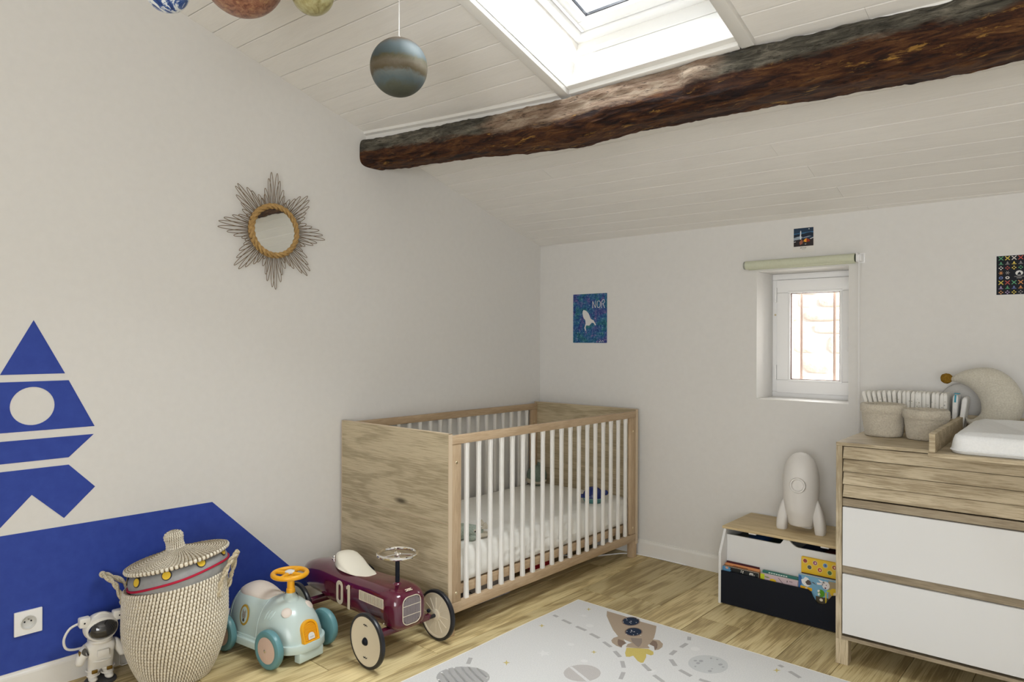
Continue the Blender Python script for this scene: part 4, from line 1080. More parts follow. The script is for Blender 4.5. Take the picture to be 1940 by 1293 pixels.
# ================================================================ SEAGRASS BASKET
def weave_mat():
    m = bpy.data.materials.new('seagrass_weave'); m.use_nodes = True; nt = m.node_tree; b = nt.nodes['Principled BSDF']
    at = N(nt, 'ShaderNodeAttribute', attribute_name='stitch'); v = coords(nt)
    n = noise_n(nt, v, 120, 4)
    straw = ramp(nt, n, [(.35, (.10, .070, .035)), (.5, (.20, .15, .085)), (.65, (.34, .27, .17))])
    white = ramp(nt, n, [(.3, (.66, .60, .48)), (.7, (.80, .76, .66))])
    nt.links.new(mix(nt, at.outputs['Fac'], straw, white), b.inputs['Base Color'])
    b.inputs['Roughness'].default_value = .85; b.inputs['Specular IOR Level'].default_value = .15
    bump(nt, b, n, .4, .001); return m
WEAVE = weave_mat()
groove = sin
def coil(rings, nst, rt, per=6, nseg=8):
    """rings: list of (radius, z) coil centres; each coil is a rope of small stitches"""
    vs = []; fs = []; at = []; n = nst*per
    for ri, (r, z) in enumerate(rings):
        k = max(24, int(n)); o = len(vs)
        for i in range(k):
            th = 2*pi*(i+ri*.17*per)/k; ph = (i/per) % 1.0
            stch = 1 if ph < .60 else 0
            bulge = .0016 if stch else -.0014
            for j in range(nseg):
                a = 2*pi*j/nseg; q = rt+bulge
                vs.append(((r+q*cos(a))*cos(th), (r+q*cos(a))*sin(th), z+q*1.05*sin(a))); at.append(float(stch) if abs(groove(a)) < .95 else 0.0)
        for i in range(k):
            for j in range(nseg):
                a = o+i*nseg+j; b = o+i*nseg+(j+1) % nseg; c = o+((i+1) % k)*nseg+j; d = o+((i+1) % k)*nseg+(j+1) % nseg
                fs.append((a, c, d, b))
    return vs, fs, at
def coil_obj(name, rings, nst, rt, parent, per=6, shear=0):
    vs, fs, at = coil(rings, nst, rt, per)
    if shear: vs = [(v[0], v[1], v[2]+shear*(max(0, v[2])/.335)**1.5*(v[0]*cos(YAW)+v[1]*sin(YAW))) for v in vs]
    me = bpy.data.meshes.new(name); me.from_pydata(vs, [], fs); me.update()
    a = me.attributes.new('stitch', 'FLOAT', 'POINT'); a.data.foreach_set('value', at)
    me.polygons.foreach_set('use_smooth', [True]*len(me.polygons)); me.materials.append(WEAVE)
    o = bpy.data.objects.new(name, me); C.objects.link(o); o.parent = parent; return o
BX, BY = .226, -2.338
t = thing('seagrass_basket', 'white-stitched seagrass laundry basket in front of the blue wall', 'basket', (BX, BY, 0))
prof = []
H = .335; nr = 29
for i in range(nr):
    z = .008+(H-.008)*i/(nr-1); u = z/H
    r = .106+.061*sin(min(1, u/.62)*pi/2)**.8 if u < .62 else .167-.004*((u-.62)/.38)**2
    prof.append((r, z))
SHR = .16
coil_obj('basket_body', prof, 88, .0066, t, shear=SHR)
coil_obj('basket_bottom', [(r, .0075) for r in (.022, .034, .046, .058, .07, .082, .094)], 40, .0066, t)
obj('basket_liner', MB().lathe([(.0001, .012)]+[(r-.0045, z) for r, z in prof[1:-2]], 48, cap=False), mat('straw_inside', (.30, .24, .15), .9), t, wp=False)
# handles
def rope(path, r, twist=30):
    out = MB()
    P = [V(p) for p in path]; n = len(P)
    for k in range(2):
        q = []
        for i, p in enumerate(P):
            tt = (P[min(i+1, n-1)]-P[max(i-1, 0)]).normalized(); u = tt.orthogonal().normalized() if abs(tt.z) > .95 else tt.cross(V((0, 0, 1))).normalized(); v2 = tt.cross(u)
            a = twist*i/n + pi*k; q.append(p+u*r*.55*cos(a)+v2*r*.55*sin(a))
        out.tube(q, r*.62, 7)
    return out
STRAW = mat('straw_cord', rough=.85, build=soft_build((.38, .31, .19), (.68, .62, .48), 200, .4))
def bez(p, n=60):
    out = []
    for k in range(len(p)-1):
        p0 = V(p[max(k-1, 0)]); p1 = V(p[k]); p2 = V(p[k+1]); p3 = V(p[min(k+2, len(p)-1)])
        for q in range(n//(len(p)-1)):
            u = q/(n//(len(p)-1)); out.append(.5*((2*p1)+(-p0+p2)*u+(2*p0-5*p1+4*p2-p3)*u*u+(-p0+3*p1-3*p2+p3)*u**3))
    out.append(V(p[-1])); return out
VD = V((cos(YAW), sin(YAW), 0)); VN = V((sin(YAW), -cos(YAW), 0))   # basket's handle axis, roughly across the view
def hl(a, b, z): return VD*a+VN*b+V((0, 0, z))
obj('handle', rope(bez([hl(-.168, .035, .235), hl(-.180, .032, .285), hl(-.215, .015, .328), hl(-.262, .004, .352), hl(-.258, -.012, .348), hl(-.205, -.030, .315), hl(-.172, -.040, .245)]), .0085), STRAW, t, wp=False)
obj('handle', rope(bez([hl(.168, .040, .290), hl(.178, .036, .345), hl(.200, .020, .405), hl(.216, 0, .432), hl(.206, -.020, .420), hl(.186, -.034, .355), hl(.170, -.040, .300)]), .0085), STRAW, t, wp=False)
# cushion squeezed into the mouth of the basket
GREYF = mat('grey_quilted_cotton', rough=.85, build=soft_build((.27, .275, .28), (.33, .335, .335), 40, .15))
YELF = mat('yellow_printed_dot', (.74, .50, .04), .8); REDF = mat('crimson_piping', (.42, .004, .035), .7); DKF = mat('dark_outline', (.05, .045, .05), .8)
cu = thing('round_cushion', 'grey cushion with yellow dots and red piping squeezed under the basket lid', 'cushion', (BX+.009, BY+.008, .360), rot=(Matrix.Rotation(R(15), 3, VN)).to_euler())
mb = MB(); rings = []
cpr = [(.130, -.050), (.150, -.038), (.161, -.020), (.1655, .0), (.165, .016), (.161, .030), (.151, .042), (.125, .050), (.08, .054), (.001, .055)]
for r, z in cpr:
    rings.append([(r*cos(a)*(1+.010*noise.noise(V((cos(a)*6, sin(a)*6, z*40)))), r*sin(a)*(1+.010*noise.noise(V((cos(a)*6, sin(a)*6, z*40)))), z+.002*noise.noise(V((cos(a)*9, sin(a)*9, 1)))) for a in [2*pi*j/96 for j in range(96)]])
mb.loft(rings); obj('cover', mb, GREYF, cu, angle=180, wp=False)
obj('piping', MB().tube([(.1675*cos(a), .1675*sin(a), .003+.001*sin(5*a)) for a in [2*pi*i/80 for i in range(80)]], .0040, 8, closed=True), REDF, cu, wp=False)
for k in range(9):
    a = 2*pi*k/9+.10; rr, zz = .1600, .0320
    ctr = V((rr*cos(a), rr*sin(a), zz)); e1 = V((-sin(a), cos(a), 0)); e3 = V((cos(a)*.93, sin(a)*.93, .37)); e2 = e3.cross(e1)
    dt = obj('yellow_dot', MB().prism(ngon(0, 0, .0165, .0165, 20), .003, (ctr-e3*.0005, e1, e2, e3)), DKF, cu, wp=False)
    obj('dot_fill', MB().prism(ngon(0, 0, .0135, .0135, 20), .0008, (ctr+e3*.0026, e1, e2, e3)), YELF, dt, wp=False)
# lid, tilted
ld = thing('basket_lid', 'round seagrass basket lid with a knob, tilted on top of the grey cushion', 'lid', (BX+.004, BY+.004, .409), rot=(Matrix.Rotation(R(11.5), 3, VN)).to_euler())
lr = []
for i in range(17):
    u = i/16; r = .167-.139*u; z = .006+.030*u**1.3; lr.append((r, z))
o_ = coil_obj('lid_disc', lr, 72, .0062, ld, per=6)
obj('lid_core', MB().lathe([(r-.002, z-.0065) for r, z in lr]+[(.001, .036)], 40), mat('straw_dark', (.26, .2, .12), .9), ld, wp=False)
kn = [(.0265, .041), (.0245, .050), (.0235, .059), (.0240, .068), (.0260, .077), (.0262, .085), (.022, .092), (.014, .096), (.006, .098)]
coil_obj('lid_knob', kn, 26, .0056, ld, per=6)
obj('knob_core', MB().lathe([(.026, .03), (.023, .06), (.026, .082), (.014, .094), (.001, .098)], 24), mat('straw_dark2', (.26, .2, .12), .9), ld, wp=False)

# ================================================================ ASTRONAUT
AW = mat('ivory_plastic', rough=.5, spec=.4, build=soft_build((.74, .72, .67), (.78, .76, .71), 30, .1))
GOLDP = mat('gold_patch', (.22, .13, .02), .4, .5, .6)
VISOR = mat('smoked_visor', (.012, .014, .02), .06, .7, 0, **{'Coat Weight': 1.0, 'Coat Roughness': .02})
t = thing('astronaut_projector', 'small white astronaut figure lamp with a dark visor beside the basket', 'figurine', (.088, -2.538, 0), rotz=R(-4))
obj('stand', MB().lathe([(.0001, 0), (.050, 0), (.050, .006), (.047, .009), (.0001, .009)], 40), mat('dark_grey_base', (.06, .06, .065), .5), t, wp=False)
# body: one skin surface (torso, arms, legs); local +x is the way it faces
def skin(name, verts, edges, radii, material, parent, sub=2):
    me = bpy.data.meshes.new(name); me.from_pydata(verts, edges, []); o = bpy.data.objects.new(name, me); C.objects.link(o)
    o.parent = parent; md = o.modifiers.new('skin', 'SKIN'); md.use_smooth_shade = True
    sd = o.modifiers.new('sub', 'SUBSURF'); sd.levels = sub; sd.render_levels = sub
    for i, r in enumerate(radii): me.skin_vertices[0].data[i].radius = (r, r) if not isinstance(r, tuple) else r
    me.skin_vertices[0].data[0].use_root = True; me.materials.append(material); return o
vv = [(0, 0, .075), (0, 0, .100), (0, 0, .125), (0, 0, .142),
      (0, .042, .133), (.002, .058, .108), (.010, .068, .086), (.014, .070, .074),
      (0, -.042, .133), (.002, -.058, .108), (.010, -.066, .086), (.014, -.068, .074),
      (0, .021, .058), (.002, .024, .035), (.004, .025, .020), (.020, .027, .016),
      (0, -.021, .058), (.002, -.024, .035), (.004, -.025, .020), (.020, -.027, .016)]
ed = [(0, 1), (1, 2), (2, 3), (2, 4), (4, 5), (5, 6), (6, 7), (2, 8), (8, 9), (9, 10), (10, 11), (0, 12), (12, 13), (13, 14), (14, 15), (0, 16), (16, 17), (17, 18), (18, 19)]
ra = [.034, .038, .038, .026, .018, .018, .016, .011, .018, .018, .016, .011, .022, .018, .015, .012, .022, .018, .015, .012]
bd = skin('body', vv, ed, ra, AW, t)
for s_ in (-1, 1):
    for zc_, r_ in ((.048, .0215), (.030, .0185)): obj('suit_fold', MB().tube([(r_*cos(a), s_*.022+r_*sin(a), zc_) for a in [2*pi*i/24 for i in range(24)]], .0026, 8, closed=True), AW, bd, wp=False)
    obj('knee_patch', MB().box((.0190, s_*.023-.009, .041), (.0262, s_*.023+.009, .053)), GOLDP, bd, bevel=.002, wp=False)
    obj('boot', MB().ell((.010, s_*.025, .018), (.021, .014, .0095), 16, 10), AW, bd, wp=False)
    obj('shoulder_patch', MB().box((.004, s_*.066-.003, .112), (.018, s_*.066+.003, .126)), GOLDP, bd, bevel=.001, wp=False)
obj('belt', MB().tube([(.036*cos(a), .036*sin(a), .083) for a in [2*pi*i/30 for i in range(30)]], .0035, 8, closed=True), AW, bd, wp=False)
obj('chest_pack', MB().box((.028, -.018, .098), (.041, .018, .122)), AW, bd, bevel=.003, wp=False)
obj('collar', MB().tube([(.032*cos(a), .032*sin(a), .146) for a in [2*pi*i/30 for i in range(30)]], .006, 8, closed=True), AW, bd, wp=False)
hd = obj('helmet', MB().ell((0, 0, .192), (.048, .0545, .048), 36, 22), AW, t, wp=False)
obj('visor', MB().ell((.0175, .001, .190), (.0385, .0470, .0375), 36, 22), VISOR, hd, wp=False)
mb = MB().tube([(.031-.012*abs(cos(a))**2, .0470*cos(a), .190+.0375*sin(a)) for a in [2*pi*i/40 for i in range(40)]], .0042, 8, closed=True)
obj('visor_rim', mb, AW, hd, wp=False)
obj('helmet_ridge', MB().tube([(.012-.0*a, .034*cos(a), .192+.045*sin(a)+.004) for a in [pi*i/14 for i in range(1, 14)]], .0045, 8), AW, hd, wp=False)
for s_ in (-1, 1):
    ht = obj('headlamp', MB().box((-.006, s_*.052-.017, .206), (.024, s_*.052+.017, .239)), AW, hd, bevel=.005, wp=False)
    obj('lens', MB().lathe([(.0001, 0), (.003, 0), (.0001, .0012)], 12, c=(.0242, s_*.054, .222), M=MY), BLACK, ht, wp=False)
obj('backpack', MB().box((-.052, -.030, .085), (-.030, .030, .145)), AW, t, bevel=.006, wp=False)
obj('oxygen_hose', MB().tube(bez([(-.020, -.060, .212), (-.026, -.088, .198), (-.028, -.104, .165), (-.026, -.098, .135), (-.03, -.072, .122), (-.036, -.028, .120)], 50), .0042, 8), AW, t, wp=False)
cbl = obj('figurine_cable', MB().tube(bez([(.060, -2.53, .150), (.035, -2.495, .145), (.022, -2.47, .10), (.020, -2.452, .04), (.024, -2.45, .006), (.024, -2.40, .004), (.022, -2.2, .004), (.020, -1.95, .004)], 80), .0020, 6), PVC)
tag(cbl, 'thin white cable from the astronaut figure running behind the basket', 'cable')

# ================================================================ RUG
RUGD = {"hull":[[1.065,-0.84],[1.148,-0.838],[1.229,-0.843],[1.309,-0.838],[1.334,-0.888],[1.361,-0.949],[1.364,-0.964],[1.336,-0.994],[1.291,-1.019],[1.246,-1.032],[1.198,-0.994],[1.138,-0.933],[1.094,-0.886]],"band":[[1.246,-1.032],[1.291,-1.019],[1.336,-0.994],[1.364,-0.964],[1.376,-0.988],[1.376,-1.024],[1.396,-1.042],[1.366,-1.071],[1.321,-1.094],[1.312,-1.067],[1.319,-1.046],[1.276,-1.04]],"finL":[[1.246,-1.032],[1.276,-1.04],[1.303,-1.065],[1.305,-1.094],[1.31,-1.111],[1.288,-1.11],[1.261,-1.098],[1.246,-1.082],[1.24,-1.057]],"finLd":[[1.26,-1.054],[1.279,-1.053],[1.305,-1.063],[1.302,-1.09],[1.312,-1.11],[1.29,-1.101],[1.271,-1.075]],"finR":[[1.364,-0.964],[1.388,-0.954],[1.415,-0.974],[1.427,-1.0],[1.428,-1.03],[1.419,-1.046],[1.408,-1.017],[1.381,-0.998],[1.373,-1.012]],"finRd":[[1.369,-0.972],[1.385,-0.972],[1.402,-0.993],[1.417,-1.023],[1.419,-1.045],[1.4,-1.017],[1.377,-1.013]],"finM":[[1.292,-1.011],[1.328,-0.986],[1.348,-1.02],[1.357,-1.048],[1.359,-1.064],[1.341,-1.056],[1.313,-1.037]],"win1":[[1.23,-0.845],[1.236,-0.858],[1.238,-0.871],[1.237,-0.884],[1.233,-0.895],[1.226,-0.904],[1.218,-0.909],[1.207,-0.91],[1.197,-0.908],[1.187,-0.901],[1.179,-0.891],[1.173,-0.879],[1.17,-0.866],[1.171,-0.853],[1.175,-0.841],[1.182,-0.832],[1.191,-0.826],[1.202,-0.825],[1.212,-0.828],[1.222,-0.835]],"win2":[[1.293,-0.931],[1.298,-0.942],[1.3,-0.954],[1.299,-0.966],[1.295,-0.977],[1.289,-0.985],[1.28,-0.99],[1.271,-0.991],[1.261,-0.989],[1.252,-0.983],[1.245,-0.974],[1.24,-0.963],[1.238,-0.951],[1.238,-0.939],[1.242,-0.928],[1.249,-0.92],[1.257,-0.915],[1.267,-0.913],[1.277,-0.916],[1.286,-0.922]],"flame":[[1.326,-1.097],[1.366,-1.071],[1.394,-1.051],[1.422,-1.06],[1.434,-1.08],[1.431,-1.093],[1.411,-1.094],[1.425,-1.118],[1.44,-1.164],[1.434,-1.172],[1.416,-1.166],[1.382,-1.14],[1.377,-1.158],[1.366,-1.165],[1.347,-1.141]],"moon":[[1.687,-0.984],[1.692,-1.0],[1.693,-1.016],[1.691,-1.033],[1.686,-1.049],[1.677,-1.063],[1.667,-1.075],[1.654,-1.084],[1.64,-1.09],[1.625,-1.092],[1.61,-1.091],[1.596,-1.086],[1.582,-1.078],[1.571,-1.066],[1.563,-1.052],[1.558,-1.036],[1.555,-1.018],[1.557,-1.001],[1.562,-0.984],[1.57,-0.969],[1.582,-0.956],[1.595,-0.947],[1.61,-0.941],[1.626,-0.939],[1.641,-0.941],[1.656,-0.947],[1.669,-0.956],[1.679,-0.969]],"craters":[[[1.582,-1.018],[1.582,-1.022],[1.581,-1.026],[1.578,-1.029],[1.574,-1.029],[1.572,-1.027],[1.571,-1.023],[1.573,-1.018],[1.576,-1.016],[1.579,-1.015]],[[1.6,-1.005],[1.601,-1.011],[1.6,-1.017],[1.596,-1.02],[1.591,-1.02],[1.588,-1.017],[1.586,-1.011],[1.588,-1.005],[1.592,-1.001],[1.596,-1.002]],[[1.599,-1.029],[1.6,-1.034],[1.599,-1.04],[1.595,-1.043],[1.591,-1.043],[1.588,-1.04],[1.587,-1.034],[1.588,-1.029],[1.592,-1.026],[1.596,-1.026]],[[1.601,-1.062],[1.601,-1.065],[1.601,-1.068],[1.599,-1.07],[1.597,-1.07],[1.595,-1.068],[1.594,-1.064],[1.595,-1.062],[1.597,-1.06],[1.599,-1.06]],[[1.615,-0.962],[1.616,-0.966],[1.615,-0.969],[1.613,-0.971],[1.61,-0.97],[1.608,-0.968],[1.607,-0.964],[1.608,-0.96],[1.61,-0.959],[1.613,-0.959]],[[1.636,-0.956],[1.637,-0.959],[1.636,-0.962],[1.634,-0.964],[1.632,-0.964],[1.63,-0.962],[1.629,-0.958],[1.63,-0.955],[1.632,-0.954],[1.634,-0.954]],[[1.666,-0.983],[1.667,-0.988],[1.665,-0.994],[1.661,-0.998],[1.657,-0.998],[1.653,-0.995],[1.653,-0.99],[1.655,-0.984],[1.659,-0.98],[1.663,-0.98]],[[1.68,-0.998],[1.68,-1.001],[1.679,-1.004],[1.676,-1.007],[1.674,-1.007],[1.672,-1.005],[1.671,-1.002],[1.672,-0.998],[1.675,-0.996],[1.678,-0.996]],[[1.66,-1.058],[1.66,-1.063],[1.659,-1.068],[1.655,-1.071],[1.651,-1.071],[1.648,-1.068],[1.647,-1.063],[1.649,-1.058],[1.652,-1.055],[1.656,-1.055]],[[1.655,-1.039],[1.655,-1.042],[1.654,-1.044],[1.652,-1.046],[1.65,-1.046],[1.649,-1.044],[1.648,-1.042],[1.649,-1.039],[1.651,-1.037],[1.653,-1.037]]],"planet":[[1.369,-1.337],[1.376,-1.352],[1.38,-1.369],[1.379,-1.387],[1.375,-1.404],[1.367,-1.419],[1.355,-1.432],[1.342,-1.441],[1.326,-1.447],[1.311,-1.448],[1.295,-1.445],[1.282,-1.437],[1.27,-1.426],[1.262,-1.411],[1.258,-1.394],[1.257,-1.376],[1.262,-1.359],[1.27,-1.342],[1.282,-1.329],[1.296,-1.319],[1.312,-1.313],[1.328,-1.313],[1.344,-1.317],[1.358,-1.325]],"pstripe":[[1.257,-1.376],[1.264,-1.367],[1.374,-1.411],[1.367,-1.422]],"striped":[[1.095,-1.624],[1.105,-1.638],[1.111,-1.655],[1.113,-1.672],[1.11,-1.691],[1.103,-1.708],[1.092,-1.725],[1.079,-1.74],[1.062,-1.752],[1.044,-1.761],[1.024,-1.767],[1.005,-1.769],[0.986,-1.766],[0.969,-1.76],[0.955,-1.75],[0.944,-1.736],[0.936,-1.72],[0.934,-1.702],[0.936,-1.683],[0.942,-1.664],[0.953,-1.646],[0.968,-1.631],[0.985,-1.618],[1.005,-1.608],[1.025,-1.603],[1.046,-1.602],[1.065,-1.606],[1.081,-1.613]],"bigstripe":[],"dashes":[[[0.919,-1.024],[0.944,-1.028],[0.942,-1.044],[0.917,-1.04]],[[0.978,-1.039],[1.03,-1.048],[1.028,-1.064],[0.976,-1.055]],[[1.063,-1.056],[1.117,-1.063],[1.115,-1.079],[1.061,-1.072]],[[1.149,-1.076],[1.2,-1.088],[1.196,-1.104],[1.145,-1.092]],[[1.234,-1.106],[1.281,-1.126],[1.275,-1.14],[1.228,-1.12]],[[1.313,-1.147],[1.355,-1.175],[1.347,-1.189],[1.305,-1.161]],[[1.381,-1.201],[1.414,-1.242],[1.402,-1.252],[1.369,-1.211]],[[1.433,-1.274],[1.453,-1.325],[1.439,-1.331],[1.419,-1.28]],[[1.468,-0.841],[1.482,-0.871],[1.468,-0.877],[1.454,-0.847]],[[1.491,-0.907],[1.49,-0.955],[1.474,-0.955],[1.475,-0.907]],[[1.488,-0.993],[1.492,-1.038],[1.476,-1.04],[1.472,-0.995]],[[1.509,-1.067],[1.547,-1.103],[1.535,-1.115],[1.497,-1.079]],[[1.57,-1.119],[1.623,-1.135],[1.619,-1.151],[1.566,-1.135]],[[1.652,-1.137],[1.694,-1.134],[1.696,-1.15],[1.654,-1.153]],[[1.449,-1.168],[1.495,-1.197],[1.487,-1.211],[1.441,-1.182]],[[1.522,-1.217],[1.572,-1.239],[1.566,-1.253],[1.516,-1.231]],[[0.945,-1.557],[0.973,-1.599],[0.959,-1.607],[0.931,-1.565]],[[1.872,-0.866],[1.918,-0.89],[1.91,-0.904],[1.864,-0.88]],[[1.824,-0.842],[1.842,-0.849],[1.836,-0.863],[1.818,-0.856]]],"stars":[[[1.002,-0.868],[0.997,-0.878],[1.004,-0.892],[0.993,-0.881],[0.984,-0.884],[0.989,-0.874],[0.982,-0.86],[0.992,-0.871]],[[0.961,-1.145],[0.956,-1.155],[0.962,-1.168],[0.951,-1.159],[0.941,-1.163],[0.946,-1.153],[0.94,-1.14],[0.951,-1.149]],[[1.262,-1.206],[1.258,-1.215],[1.263,-1.226],[1.254,-1.218],[1.245,-1.221],[1.25,-1.212],[1.245,-1.201],[1.254,-1.209]],[[1.074,-1.492],[1.07,-1.503],[1.079,-1.518],[1.065,-1.507],[1.054,-1.51],[1.059,-1.5],[1.05,-1.485],[1.063,-1.496]],[[1.842,-0.886],[1.835,-0.898],[1.838,-0.914],[1.83,-0.902],[1.82,-0.906],[1.827,-0.894],[1.824,-0.878],[1.832,-0.89]]],"C0":[1.025,-1.687]}
RZ = .008
t = thing('play_rug', 'pale grey space-print play rug lying on the oak floor', 'rug', (1.75, -1.9, 0))
rx0, rx1, ry0, ry1 = .888, 2.72, -3.05, -.810
mb = MB(); outl = []
def wob(x, y): return .004*noise.noise(V((x*2.5, y*2.5, 0)))
e = []
for i in range(60): e.append((rx0+(rx1-rx0)*i/60, ry0))
for i in range(60): e.append((rx1, ry0+(ry1-ry0)*i/60))
for i in range(60): e.append((rx1-(rx1-rx0)*i/60, ry1))
for i in range(60): e.append((rx0, ry1-(ry1-ry0)*i/60))
e = [(x+wob(x, y)*1.5, y+wob(y, x)*1.5) for x, y in e]
RUGM = mat('pale_rug_pile', rough=.95, spec=.05, build=soft_build((.55, .55, .545), (.64, .635, .625), 220, .35, .002))
HEM = mat('cream_hem', rough=.9, build=soft_build((.70, .67, .60), (.76, .73, .66), 120, .2))
obj('pile', MB().prism(e, .0060, ((0, 0, .0018), (1, 0, 0), (0, 1, 0), (0, 0, 1))), RUGM, t, bevel=.0015, smooth=False)
obj('hem', MB().tube([(x, y, .0045) for x, y in e], .0042, 6, closed=True), HEM, t)
def rp(name, pts, m_, lift=0): return obj(name, MB().prism(pts, .0003, ((0, 0, RZ-.0001+lift), (1, 0, 0), (0, 1, 0), (0, 0, 1))), m_, t, smooth=False)
def rm(name, c): return mat(name, rough=.95, spec=.05, build=soft_build(tuple(x*.93 for x in c), c, 220, .3, .002))
TAUPE = rm('print_taupe', (.36, .285, .215)); TAUPED = rm('print_brown', (.20, .145, .115)); MUST = rm('print_mustard', (.52, .42, .13)); NAVY = rm('print_navy', (.025, .035, .06))
DASH = rm('print_dash_grey', (.40, .39, .385)); MOONC = rm('print_moon_grey', (.50, .51, .51)); CRAT = rm('print_crater', (.36, .36, .37)); PLAN = rm('print_planet_grey', (.46, .435, .42)); WHP = rm('print_white', (.72, .71, .70)); GOLD = rm('print_gold', (.50, .41, .16)); STRP = rm('print_striped_grey', (.37, .365, .36))
hull = [tuple(p) for p in RUGD['hull']]
hull = [(x, min(y, -.8175+wob(x, y))) for x, y in hull]
rp('printed_flame', RUGD['flame'], MUST)
rp('printed_rocket_base', RUGD['band'], TAUPE, .0001)
rp('printed_fin', RUGD['finL'], TAUPE, .0002); rp('printed_fin', RUGD['finR'], TAUPE, .0002)
rp('printed_fin_shade', RUGD['finLd'], TAUPED, .0003); rp('printed_fin_shade', RUGD['finRd'], TAUPED, .0003)
rp('printed_rocket_hull', hull, TAUPE, .0004)
rp('printed_fin', RUGD['finM'], mat('print_mid_brown', (.22, .175, .145), .95), .0005)
for k in ('win1', 'win2'):
    cx_ = sum(p[0] for p in RUGD[k])/20; cy_ = sum(p[1] for p in RUGD[k])/20
    rp('printed_porthole_ring', [(cx_+(p[0]-cx_)*1.14, min(cy_+(p[1]-cy_)*1.14, -.8180)) for p in RUGD[k]], TAUPED, .0005)
    rp('printed_porthole', [(p[0], min(p[1], -.8185)) for p in RUGD[k]], NAVY, .0007)
    rnd = random.Random(int(k[-1]))
    mb = MB()
    for i in range(11):
        a = rnd.uniform(0, 6.28); q = rnd.uniform(.0, .8)*.055
        mb.prism(ngon(cx_+q*cos(a), min(cy_+q*sin(a), -.824), .0022, .0022, 6), .0003, ((0, 0, RZ+.0009), (1, 0, 0), (0, 1, 0), (0, 0, 1)))
    obj('printed_star_dots', mb, WHP, t, smooth=False)['kind'] = 'stuff'
rp('printed_moon', RUGD['moon'], MOONC)
for c_ in RUGD['craters']: rp('printed_crater', c_, CRAT, .0002)
rp('printed_planet', RUGD['planet'], PLAN)
rp('printed_planet_stripe', RUGD['pstripe'], RUGM, .0002)
rp('printed_striped_planet', RUGD['striped'], STRP)
c0 = RUGD['C0']; mbs = MB()
for k in range(-3, 4):
    # pale curved stripes across the round planet
    pts = []
    off = k*.026
    for i in range(25):
        s_ = -.09+.18*i/24; p = V((c0[0], c0[1])) + V((.93, -.36))*s_ + V((.36, .93))*(off+.9*s_*s_-.006)
        if (p-V(c0)).length < .087: pts.append((p.x, p.y))
    if len(pts) > 2: seg(mbs, pts, .0075, .0003, ((0, 0, RZ+.0002), (1, 0, 0), (0, 1, 0), (0, 0, 1)))
obj('printed_planet_stripe', mbs, WHP, t, smooth=False)
for d in RUGD['dashes']:
    if max(p[1] for p in d) < -.817: rp('printed_dash', d, DASH)
for s_ in RUGD['stars']: rp('printed_gold_star', s_, GOLD)
rnd = random.Random(4)
for x, y, r_ in ((1.10, -1.02, .016), (1.27, -1.30, .014), (1.12, -1.35, .03), (1.22, -1.0, .03), (1.02, -.95, .02), (1.53, -.93, .018), (1.50, -1.2, .02), (1.25, -1.65, .02), (1.15, -1.22, .013)):
    pts = [(x+r_*(1 if k % 2 == 0 else .42)*cos(k*pi/5), y+r_*(1 if k % 2 == 0 else .42)*sin(k*pi/5)) for k in range(10)] if r_ > .019 else ngon(x, y, r_, r_, 16)
    rp('printed_pale_motif', pts, rm('print_pale', (.665, .66, .65)) if 'print_pale' not in bpy.data.materials else bpy.data.materials['print_pale'])

# ================================================================ BOOK RACK / TOY CHEST
t = thing('toy_chest', 'low white toy chest with a light wood lid and black book rack, under the window', 'toy chest', (1.66, -.20, 0))
bx0, bx1 = 1.376, 1.944
side = [(-.398, 0), (-.3955, .226), (-.388, .243), (-.3430, .3215), (-.3400, .3290), (-.014, .3290), (-.014, 0)]
for x in (bx0, bx1-.012):
    obj('side_panel', MB().prism(side, .012, ((x, 0, 0), (0, 1, 0), (0, 0, 1), (1, 0, 0))), WHITE, t, bevel=.001, seg=1, smooth=False)
obj('lid', MB().box((bx0-.006, -.3445, .3300), (bx1+.006, -.0125, .3415)), PINE, t, bevel=.0012)
topc = [(.0125, .015), (.5555, .015), (.5555, .303-.0), (.330, .303), (.317, .309), (.305, .319), (.2975, .3265), (.2720, .3265), (.2670, .317), (.258, .306), (.245, .3035), (.0125, .3035)]
obj('front_panel', MB().prism(topc, .010, ((bx0, -.334, 0), (1, 0, 0), (0, 0, 1), (0, 1, 0))), WHITE, t, bevel=.0008, seg=1, smooth=False)
lowc = [(.0125, .004), (.5555, .004), (.5555, .156), (.510, .1535), (.492, .148), (.478, .128), (.468, .112), (.455, .103), (.440, .103), (.427, .112), (.417, .128), (.409, .145), (.396, .1525), (.0125, .1505)]
obj('book_rack_panel', MB().prism(lowc, .009, ((bx0, -.396, 0), (1, 0, 0), (0, 0, 1), (0, 1, 0))), BLACK, t, bevel=.0008, seg=1, smooth=False)
obj('back_panel', MB().box((bx0+.0125, -.024, .010), (bx1-.0125, -.016, .326)), WHITE, t, smooth=False)
obj('bottom_board', MB().box((bx0+.0125, -.386, .006), (bx1-.0125, -.025, .0145)), WHITE, t, smooth=False)
for x in (1.495, 1.807): obj('soft_close_pad', MB().box((x, -.343, .3245), (x+.033, -.330, .3298)), WHITE, t, bevel=.001)
